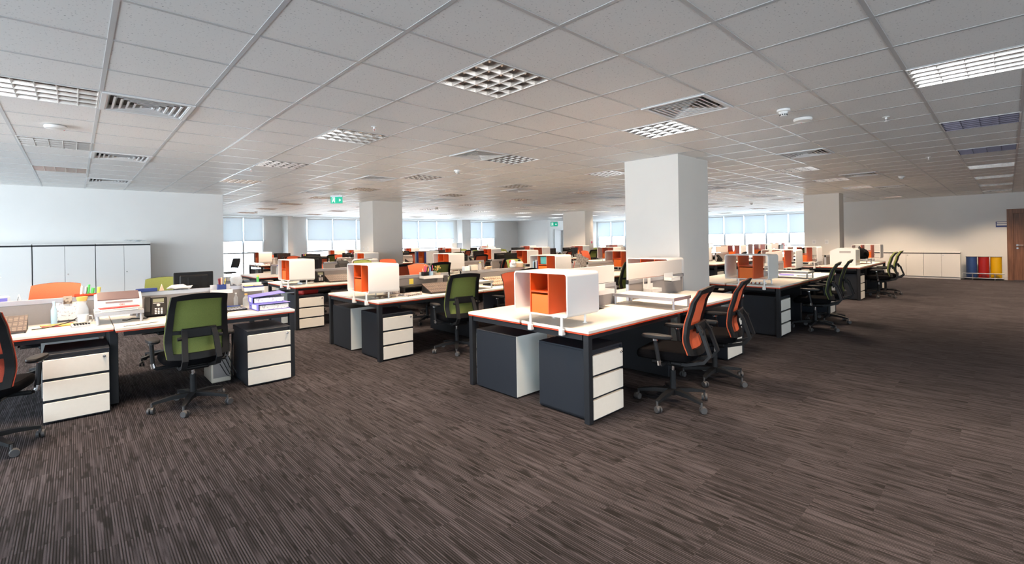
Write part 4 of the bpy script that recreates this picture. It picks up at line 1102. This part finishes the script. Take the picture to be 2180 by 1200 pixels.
# ---------------------------------------------------------------- cluttered left island
slope(-.55, 5.86, DZ, 0, 'pat_brown', 'brown patterned writing slope beside the red-orange chair')
q = G(); q.tube([(-.28, 5.80, DZ + .01), (-.18, 5.84, DZ + .01), (-.05, 5.92, DZ + .03), (.02, 6.02, DZ + .06)], .004, 6); o = q.obj('cable', 'black'); tag(o, 'thin black cable running over the left desktop', 'cable')
calculator(.03, 5.77, DZ, .12, 'pale grey calculator in front of the white mug', 'alu', 'black2', .62)
mug(.05, 5.91, DZ, .2, 'white mug beside the calculator')
t = thing('carafe', 'glass water carafe with amber stopper by the small printer', 'carafe', (.045, 6.14, DZ)); q = G(); q.lathe([(0, .003), (.045, .003), (.050, .03), (.046, .12), (.030, .17), (.036, .20), (.033, .20), (.027, .17), (.043, .12), (.046, .03), (0, .008)], n=18); q.obj('glass', 'clearp', t)
q = G(); q.lathe([(0, .195), (.032, .195), (.042, .225), (.042, .240), (0, .243)], n=18); q.obj('stopper', 'amber', t)
bottle(-.15, 6.17, DZ, 'skyb', 'pale blue spray bottle at the left divider', .21, .022, 'skyb')
q = G(); q.sheet(lambda u, v: (.10 * u, -.022 - .02 * (1 - v) ** 2, .17 * v), (-1, 1), (0, 1), 4, 6, .0015); one('sheet_of_paper', 'papers', 'print_', q, (-.04, 6.262, DZ + .02), 0, 'gridded paper sheet hanging from the left divider')
q = G(); q.box((0, 0, .004), (.22, .17, .008), 0, .1); one('magazine', 'magazine', 'colourmag', q, (-.12, 6.00, DZ), .05, 'colourful magazine lying under the hanging paper sheet')
q = G(); q.b2(-.03, .03, -.0015, .0015, 0, .075); one('photo_card', 'card', 'magazine', q, (-.055, 6.222, RT - .062), 0, 'small picture card stuck on the left divider rail')
t = thing('pencil_tray', 'orange tray of green and yellow markers on the left rail', 'pencil tray', (.09, 6.26, RT)); q = G(); q.b2(-.10, .06, -.035, .035, 0, .004); q.b2(-.10, .06, -.035, -.032, 0, .022); q.b2(-.10, .06, .032, .035, 0, .022); q.obj('tray', 'orange', t)
for k, (c_, x, l) in enumerate((('lime', .03, .075), ('yellow', .075, .08), ('white', -.05, .10), ('alu', -.02, .09), ('lime', .0, .11))): q = G(); q.cyl((x, .0, .004), (x + .01, .01 * (k % 3 - 1), l), .010 + .004 * (k < 2), n=8); q.obj('marker', c_, t)
raised_shelf(.125, 5.70, .355, .42, .845, 'white raised shelf under the small desktop printer', m_='white')
t = thing('printer', 'small white desktop printer with smoky lid on the left island', 'printer', (.305, 5.97, .8495)); q = G(); q.prism([(-.12, 0), (.14, 0), (.14, .13), (.03, .15), (-.09, .085), (-.12, .07)], -.175, .175, 'x'); q.obj('body', 'ceramic', t)
q = G(); q.prism([(-.08, .092), (.035, .153), (.13, .143), (.13, .150), (.04, .165), (-.08, .102)], -.155, .155, 'x'); q.obj('lid', 'smoke', t)
q = G(); q.box((0, -.118, .076), (.20, .012, .014)); q.obj('control_strip', 'greypanel', t)
f = bpy.data.curves.new('logo', 'FONT'); f.body = 'OKI'; f.size = .022; f.extrude = .0008; f.align_x = 'CENTER'; f.materials.append(M['red']); fo = bpy.data.objects.new('logo', f); C.objects.link(fo); fo.parent = t; fo.location = (.02, -.1212, .042); fo.rotation_euler = (PI / 2, 0, 0)
lm = bpy.data.meshes.new_from_object(fo); lm.materials.clear(); lm.materials.append(M['red']); lo_ = bpy.data.objects.new('lettering', lm); C.objects.link(lo_); lo_.parent = t; lo_.location = fo.location; lo_.rotation_euler = fo.rotation_euler; bpy.data.objects.remove(fo)
stack(.30, 5.765, .8495, .04, (.26, .11, .028), 5, 'paper', 'white paper stack with red folder before the small printer')
q = G(); q.box((0, 0, .005), (.29, .10, .006), 0, .06); one('red_folder', 'folder', 'red', q, (.30, 5.765, .878), .05, 'red folder lying on papers before the small printer')
phone(.60, 6.00, DZ, -.12, 'black desk phone with round silver key, left of green chair')
q = G(); q.tube([(.52, 5.86, DZ + .006), (.46, 5.82, DZ + .010), (.40, 5.86, DZ + .014), (.36, 5.84, DZ + .006), (.33, 5.88, DZ + .006)], .005, 6); o = q.obj('phone_cord', 'black'); tag(o, 'curled black phone cord on the left island', 'cord')
stack(.42, 5.56, DZ, .2, (.26, .17, .006), 3, 'print_', 'printed sheets spread at the desk edge, left of green chair')
monitor(1.04, 6.72, DZ + .04, 0, 'black monitor seen from behind above the green chair', .40); q = G(); q.b2(-.14, .14, -.12, .12, 0, .038); one('monitor_block', 'block', 'black', q, (1.04, 6.70, DZ), 0, 'flat black block raising the monitor behind the green chair')
t = thing('plastic_packet', 'crumpled white packet on the rail left of the green chair top', 'packet', (.84, 6.26, RT + .013)); q = G(); q.pad((0, 0, 0), .12, .04, [(0, .9), (.015, 1), (.03, .6)], 2.5, 16, lambda x, y: .012 * math.sin(x * 60)); q.obj('wrapper', 'paper', t)
calculator(1.27, 5.80, DZ, .12, 'big black desk calculator beside the blue binders')
q = G(); q.prism([(-.05, 0), (.06, 0), (.05, .03), (-.03, .05)], -.03, .03, 'x'); one('stapler', 'stapler', 'smoke', q, (1.12, 5.66, DZ), .4, 'dark stapler at the edge right of the green chair')
binder(1.42, 5.66, DZ, .04, 'lower violet-blue ring binder of the pair, stuffed with papers'); binder(1.41, 5.76, DZ + .0725, -.10, 'upper violet-blue ring binder of the pair, cover sagging open', 'violet', .03)
q = G(); q.box((0, 0, .012), (.06, .16, .024), .006, .6); one('pencil_case', 'pencil case', 'blued', q, (1.30, 6.06, DZ), .5, 'small navy pencil case against the blue binders')
hung_tray(1.44, 6.26, -1, .215, 'pale tray with blue boxes at the end of the left divider', RT + .005)
for k, (x, c_, nm) in enumerate(((1.496, 'blue', 'blue'), (1.600, 'blued', 'navy'))):
    t = thing('desk_box', 'small open %s box on the left divider tray' % nm, 'box', (x, 6.17, .911)); q = G()
    for s in (-1, 1): q.b2(s * .048 - .002, s * .048 + .002, -.04, .04, 0, .05); q.b2(-.05, .05, s * .04 - .002, s * .04 + .002, 0, .05)
    q.b2(-.05, .05, -.04, .04, 0, .004); q.obj('box', c_, t); q = G(); q.b2(-.04, .04, -.032, .032, .004, .056); q.obj('contents', 'yellow' if k == 0 else 'card', t)
q = G(); q.cyl((0, 0, 0), (0, 0, .085), .014, n=12); q2 = G(); q2.cyl((0, 0, .085), (0, 0, .105), .012, n=12)
item('glue_stick', 'green glue stick standing at the end of the left divider', 'glue stick', (1.62, 6.26, RT + .002), 0, [('tube', 'lime', q), ('cap', 'yellow', q2)])
pens(1.22, 6.17, .908, 'cup of coloured pens on the left divider, right of green chair', 'blued', ('red', 'card', 'yellow', 'wine', 'alu', 'black')); hung_tray(1.12, 6.26, -1, .20, 'pale tray right of the green chair top', RT + .005)
t = thing('plastic_bag', 'clear plastic bag slumped over the left divider', 'bag', (1.39, 6.26, RT + .022)); q = G(); q.pad((0, 0, 0), .06, .05, [(0, .9), (.05, 1.1), (.09, .8), (.11, .3)], 2.2, 16, lambda x, y: .02 * math.sin(x * 70 + y * 40)); q.obj('film', 'clearp', t)
bottle(1.36, 6.16, DZ, 'clearp', 'slim clear bottle standing under the left divider tray', .16, .022, 'ceramic'); bottle(1.44, 6.05, DZ, 'clearp', 'round clear bottle with amber cap by the binders', .15, .034, 'amber')
t = thing('desk_calendar', 'white A-shaped desk calendar behind the left divider', 'calendar', (-.42, 6.88, DZ)); q = G(); q.prism([(-.05, 0), (-.044, 0), (.0, .235), (.044, 0), (.05, 0), (.003, .245), (-.003, .245)], -.05, .05, 'y'); q.obj('card', 'paper', t)
t = thing('framed_picture', 'white photo frame with purple picture behind the left divider', 'photo frame', (-.56, 6.82, DZ), .1); q = G(); q.box((0, 0, .17), (.17, .02, .15), .02); q.b2(-.06, .06, -.0, .06, 0, .10); q.obj('frame', 'ceramic', t); q = G(); q.b2(-.065, .065, -.013, -.010, .115, .225); q.obj('picture', 'violet', t)
phone(-.78, 6.86, DZ, .2, 'black phone at the picture edge behind the left divider')
q = G(); q.b2(-.09, .09, -.03, .03, 0, .035, .004); one('tissue_box', 'box', 'blued', q, (.55, 6.26, RT), 0, 'flat blue and white box on the rail above the phone'); q = G(); q.prism([(-.02, 0), (.02, 0), (0, .07)], -.02, .02, 'y'); one('card_stand', 'card', 'card', q, (.68, 6.26, RT), 0, 'little folded card on the rail beside the blue box')
t = thing('computer_tower', 'pale computer tower under the desk beside the green chair', 'computer', (1.12, 5.935, 0)); q = G(); q.b2(-.09, .09, -.2, .2, .0, .40, .008); q.obj('case', 'beige', t); q = G(); q.b2(-.075, .075, -.205, -.199, .05, .35); q.obj('back_ports', 'greypanel', t)
q = G()
for k in range(4): q.tube([(1.10 + .02 * k, 5.70, .20 + .04 * k), (1.14 + .03 * k, 5.60, .10), (1.20, 5.66, .05 + .1 * (k % 2)), (1.235 + .005 * k, 5.80, .50)], .004, 5)
o = q.obj('computer_cables', 'black'); tag(o, 'tangle of black cables behind the pale computer tower', 'cable')

# ---------------------------------------------------------------- middle island
for k, (x, y, m_, nm) in enumerate(((2.93, 5.60, 'magazine', 'brown'), (3.29, 5.52, 'news', 'grey'))):
    stack(x, y, DZ, .1 + .2 * k, (.26, .19, .022), 3, m_, '%s magazines lying beside the cube on the middle island' % nm, 'magazine', 'magazine')
q = G(); q.b2(-.06, .06, -.05, .05, 0, .085, .008); one('white_box', 'box', 'news', q, (3.24, 5.86, DZ), .2, 'small white printed box beside the magazines, middle island')
t = thing('monitor_riser', 'low black monitor riser at the middle island divider', 'riser', (3.53, 5.86, DZ)); q = G(); q.b2(-.20, .20, -.10, .10, .07, .085); q.b2(-.20, -.18, -.10, .10, 0, .07); q.b2(.18, .20, -.10, .10, 0, .07); q.b2(-.18, .18, .08, .10, 0, .07); q.obj('riser', 'black', t)
slope(3.79, 5.52, DZ, -.08, 'pat_brown', 'brown patterned writing slope left of the aisle green chair')
slope(5.02, 5.66, DZ, -.05, 'pat_pale', 'cream patterned writing slope right of the aisle green chair')
q = G(); q.b2(-.035, .035, -.012, -.010, -.04, .04); one('sticky_note', 'note', 'yellow', q, (3.57, 5.9703, .875), 0, 'yellow sticky note on the middle island divider')
phone(4.12, 5.78, DZ, -.5, 'black desk phone just left of the aisle green chair')
hung_tray(3.70, 5.97, -1, .34, 'white tray carrying pens and flowers, middle island', RT + .01)
pens(3.755, 5.88, .914, 'black square cup with scissors and bright pens, middle island'); pens(3.85, 5.885, .914, 'round pale cup of markers beside the black pen cup', 'skyb', ('blue', 'violet', 'black', 'skyb', 'pink'), False)
plant(3.975, 5.885, .914, 'little pot of yellow-orange flowers on the middle island', 'amber', .16)
raised_shelf(4.22, 5.30, .36, .62, .85, 'white raised shelf right behind the aisle green chair', m_='white')
for k, (x, y, w_, h_, c_) in enumerate(((4.58, 5.97, .10, .07, 'paper'), (4.73, 5.97, .14, .09, 'beige'))): q = G(); q.b2(-w_ / 2, w_ / 2, -.04, .04, 0, h_, .004); one('paper_box', 'box', c_, q, (x, y, RT), 0, ('white', 'pale')[k] + ' paper box on the rail above the aisle green chair')
bottle(4.87, 5.97, RT, 'clearp', 'small clear bottle with yellow cap on middle rail', .13, .028, 'yellow'); q = G(); q.lathe([(0, 0), (.03, 0), (.034, .03), (.022, .05), (.014, .075), (0, .08)], n=12); one('toy_figure', 'toy', 'yellow', q, (4.52, 5.62, .853), 0, 'tiny yellow and black toy on the raised shelf')
q = G(); q.box((0, 0, .05), (.14, .10, .10), .004, .2); one('desk_calendar', 'calendar', 'print_', q, (4.40, 5.70, .853), .3, 'small printed calendar block on the raised shelf')
# plush dog and neighbours on the rail behind the front cube
t = thing('plush_dog', 'small white plush dog with a red ear above the front cube', 'toy', (5.62, 5.97, RT)); q = G(); q.pad((0, 0, 0), .07, .045, [(0, .7), (.02, 1), (.06, .95), (.075, .5)], 2.2, 16); q.pad((-.015, -.01, .05), .060, .05, [(0, .6), (.025, 1), (.06, .95), (.085, .5)], 2.2, 16); q.pad((-.01, -.05, .065), .030, .03, [(0, .7), (.015, 1), (.035, .6)], 2.2, 12); q.obj('body', 'ceramic', t)
q = G(); q.pad((-.066, 0, .08), .014, .025, [(0, .6), (.03, 1), (.05, .5)], 2.2, 10); q.obj('ear', 'red', t); q = G(); q.lathe([(0, .0), (.010, .006), (0, .014)], (-.008, -.082, .078), 8); q.lathe([(0, 0), (.006, .004), (0, .01)], (.012, -.060, .103), 8); q.lathe([(0, 0), (.006, .004), (0, .01)], (-.032, -.060, .103), 8); q.obj('nose_and_eyes', 'black', t)
t = thing('sweet_basket', 'woven basket with a black lid knob beside the plush dog', 'basket', (5.775, 5.97, RT)); q = G(); q.lathe([(0, 0), (.06, 0), (.078, .07), (.072, .07), (.056, .006), (0, .006)], n=18); q.obj('basket', 'card', t); q = G(); q.lathe([(.075, .065), (.06, .095), (.02, .10), (0, .10)], n=14); q.obj('cloth', 'paper', t); q = G(); q.lathe([(0, .098), (.025, .105), (.025, .13), (0, .135)], n=12); q.obj('knob', 'black', t)
stack(5.05, 5.97, RT, .2, (.12, .05, .05), 3, 'card', 'little heap of pink and yellow note pads on the middle rail')

# ---------------------------------------------------------------- third row, first island and surroundings
phone(3.30, 8.76, DZ, -.3, 'black desk phone on the third-row island beside its cube'); slope(3.62, 8.58, DZ, -.05, 'pat_brown', 'brown writing slope on the third-row first island')
q = G(); q.box((0, 0, .012), (.22, .16, .024), .004); one('white_pad', 'pad', 'paper', q, (3.02, 8.66, DZ), .2, 'white pad under a black gadget, third-row first island'); q = G(); q.box((0, 0, .018), (.16, .10, .036), .008); one('black_gadget', 'gadget', 'black', q, (3.02, 8.68, DZ + .0245), .2, 'black gadget lying on a white pad, third-row first island')
for k, (x, y, d, c_, nm) in enumerate(((2.98, 8.45, (.30, .22, .09), 'red', 'red cloth bundle'), (3.06, 9.28, (.22, .20, .07), 'greybox', 'pale blue box'), (2.84, 9.46, (.16, .14, .06), 'beige', 'beige box'))):
    q = G(); q.box((0, 0, d[2] / 2), d, .02, .1); one('storage_box', 'box', c_, q, (x, y, .573), .1, nm + ' on a drawer unit under the third-row desk')
monitor(3.35, 9.35, DZ + .06, 0, 'black monitor top showing over the third-row cube', .46); q = G(); q.b2(-.15, .15, -.12, .12, 0, .058); one('book_block', 'book', 'blued', q, (3.35, 9.33, DZ), 0, 'thick book raising the monitor behind the third-row cube')
t = thing('loudspeaker', 'black desk speaker beside the monitor behind the third-row cube', 'speaker', (2.98, 9.45, DZ)); q = G(); q.b2(-.07, .07, -.07, .07, 0, .36, .006); q.obj('cabinet', 'black', t); q = G(); q.cyl((0, -.072, .12), (0, -.069, .12), .05, n=16); q.cyl((0, -.072, .27), (0, -.069, .27), .03, n=14); q.obj('cone', 'black2', t)
# white multifunction printer before the second pillar
big_printer(5.48, 11.42, DZ, .0, 'white multifunction printer in front of the second pillar', (.50, .45, .30)); t = thing('fax_machine', 'black fax machine beside the printer at the second pillar', 'fax machine', (4.98, 11.46, DZ)); q = G(); q.prism([(-.18, 0), (.18, 0), (.18, .16), (-.02, .20), (-.18, .08)], -.19, .19, 'x'); q.obj('body', 'black', t); q = G(); q.prism([(.02, .19), (.17, .16), (.22, .26), (.21, .27)], -.13, .13, 'x'); q.obj('paper_tray', 'black2', t)
# book cube (second island of the second row) and fourth-row binder cube
bx, by = isl['2B'][0] - .018, R2 + .10
for k in range(5):
    q = G(); h = .22 + .02 * (k % 3); q.b2(0, .20, -.013, .013, 0, h, .002); one('book', 'book', ('black', 'blued', 'paper', 'black', 'skyb')[k], q, (bx + .04, by + .44 + .033 * k, DZ + .0925), 0, '%s book standing in the left bay of the book cube' % ('slim black', 'navy', 'white', 'thick black', 'pale blue')[k])
q = G(); q.b2(0, .22, -.09, .09, 0, .13, .004); one('teal_box', 'box', 'teal', q, (bx + .05, by + .315, DZ + .079 + .203), 0, 'teal box in the upper orange compartment of the book cube')
for k in range(3): q = G(); q.b2(-.05, .05, -.012, .012, 0, .11 + .02 * k, .002); one('card_file', 'file', 'card', q, (6.62 + .13 * k, 5.97, RT), .1 * k, '%s buff card file on the rail before the book cube' % ORD[k])
bottle(7.02, 5.97, RT, 'skyb', 'pale blue spray bottle on the rail before the book cube', .19, .03, 'ceramic'); pens(7.04, 5.90, DZ, 'cup of pens and a red ruler beside the spray bottle', 'blue', ('yellow', 'blue', 'red', 'red', 'white', 'lime')); 
q = G(); q.box((0, 0, .14), (.02, .004, .28), 0, 0, .2); one('red_ruler', 'ruler', 'red', q, (7.20, 5.9, DZ + .002), .4, 'red ruler leaning upright near the spray bottle')
x, y, L = isl['2B']
bottle(8.84, 5.72, DZ + .0925, 'greenglass', 'green glass bottle inside the cube left of the big pillar', .20, .030, 'greenglass'); q = G(); q.lathe([(0, 0), (.028, 0), (.036, .10), (.033, .10), (.026, .004), (0, .004)]); one('pink_cup', 'cup', 'pink', q, (8.75, 5.50, DZ), 0, 'pink cup under the cube left of the big pillar')
t = thing('newspaper', 'folded newspaper hanging over the orange chair back', 'newspaper', (8.58, 6.78, .80)); q = G(); q.sheet(lambda u, v: (.22 * u, -.02 * v + .02 * math.sin(3 * u), .26 * v * (1 - .25 * u)), (-1, 1), (0, 1), 8, 4, .012); q.obj('pages', 'news', t)
for k in range(4): q = G(); q.b2(0, .28, -.033, .033, 0, .315, .003); one('ring_binder', 'binder', 'blued', q, (7.36, R4 + .253 + .072 * (k % 2) + (.425 if k > 1 else 0), DZ + .0935), 0, 'navy ring binder standing in the fourth-row cube, %s from its open side' % ORD[k])
for k in range(3): q = G(); q.b2(0, .28, -.033, .033, 0, .315, .003); one('ring_binder', 'binder', ('blued', 'paper', 'violet')[k], q, (12.23, R5 + .262 + .072 * k + (.27 if k > 1 else 0), DZ + .0935), 0, '%s ring binder in the fifth-row cube under small yellow flowers' % ('navy', 'white', 'violet')[k])
plant(12.40, R5 + .5, DZ + .079 + .366, 'yellow flowers on top of a fifth-row cube', 'yellow', .2)

# ---------------------------------------------------------------- desk things further back
rr = random.Random(21)
SD = ('near', 'far')
for key in ('2B', '2C', '2D', '3B', '3C', '3D', '4A', '4B', '4C', '4D', '5A', '5B', '5C', '6A', '6B', '6C'):
    x, y, L = isl[key]
    for side in (0, 1):
        for s in (0, 1):
            if key == '4A' and side == 0 and s == 1: continue
            if key == '2B' and side == 0: continue
            cx = x + L / 2 * s + L / 4; where = '%s %s desk, %s' % (SD[side], ORD[s], IN[key])
            sg = 1 if side == 0 else -1
            yb = y + (.56 if side == 0 else .96)
            ox = .12 if s == 0 else -.12
            if rr.random() < .62: monitor(cx + ox, yb, DZ, PI if side == 0 else 0, 'black monitor, ' + where, .44)
            elif rr.random() < .6: slope(cx + ox, y + (.36 if side == 0 else 1.16), DZ, 0 if side == 0 else PI, 'pat_brown', 'brown writing slope, ' + where)
            if rr.random() < .45: phone(cx + ox + (.38 if s == 0 else -.36), y + (.45 if side == 0 else 1.07), DZ, 0 if side == 0 else PI, 'black phone, ' + where)
            if rr.random() < .6: stack(cx + ox - (.365 if s == 0 else -.36), y + (.27 if side == 0 else 1.25), DZ, rr.uniform(-.1, .1), (.19, .27, rr.uniform(.02, .12)), 5, rr.choice(('paper', 'print_', 'paper')), 'stacked papers, ' + where)
            if rr.random() < .4: bottle(cx + ox - .33 * (1 if s == 0 else -1), yb - .01 * sg, DZ, rr.choice(('clearp', 'skyb', 'clearp')), 'water bottle, ' + where, .22, .032, rr.choice(('blue', 'ceramic')))
            if rr.random() < .35 and side == 0 and key not in ('2C', '2D', '3C', '3D'): pens(cx - .08, y + .76, RT, 'pen cup on the rail, ' + where)
            if rr.random() < .35 and side == 1 and key not in ('2C', '2D', '3C', '3D'): q = G(); q.b2(-.08, .08, -.045, .045, 0, rr.uniform(.06, .12), .004); one('small_box', 'box', rr.choice(('card', 'yellow', 'paper', 'beige')), q, (cx + .14, y + .76, RT), 0, 'small box on the rail, ' + where)
# piles of box files on the back window pier
for k in range(5):
    q = G(); w_ = .34; hh = .34
    q.b2(-.17, .17, -.14, .14, 0, hh, .004); one('box_file', 'box', ('alu', 'alu', 'paper', 'paper', 'alu')[k], q, (14.95 + .36 * (k % 3), 20.6, .0 + .66 + hh * (k // 3) + .002 * (k // 3)), 0, '%s of the grey box files piled before the back window pier' % ORD[k])
t = thing('side_table', 'low white side table under the piled box files', 'table', (15.31, 20.6, 0)); q = G(); q.b2(-.6, .6, -.25, .25, .63, .66); q.obj('top', 'white', t)
for a in (-.55, .55):
    for b in (-.2, .2): q = G(); q.b2(a - .02, a + .02, b - .02, b + .02, 0, .63); q.obj('leg', 'white', t)
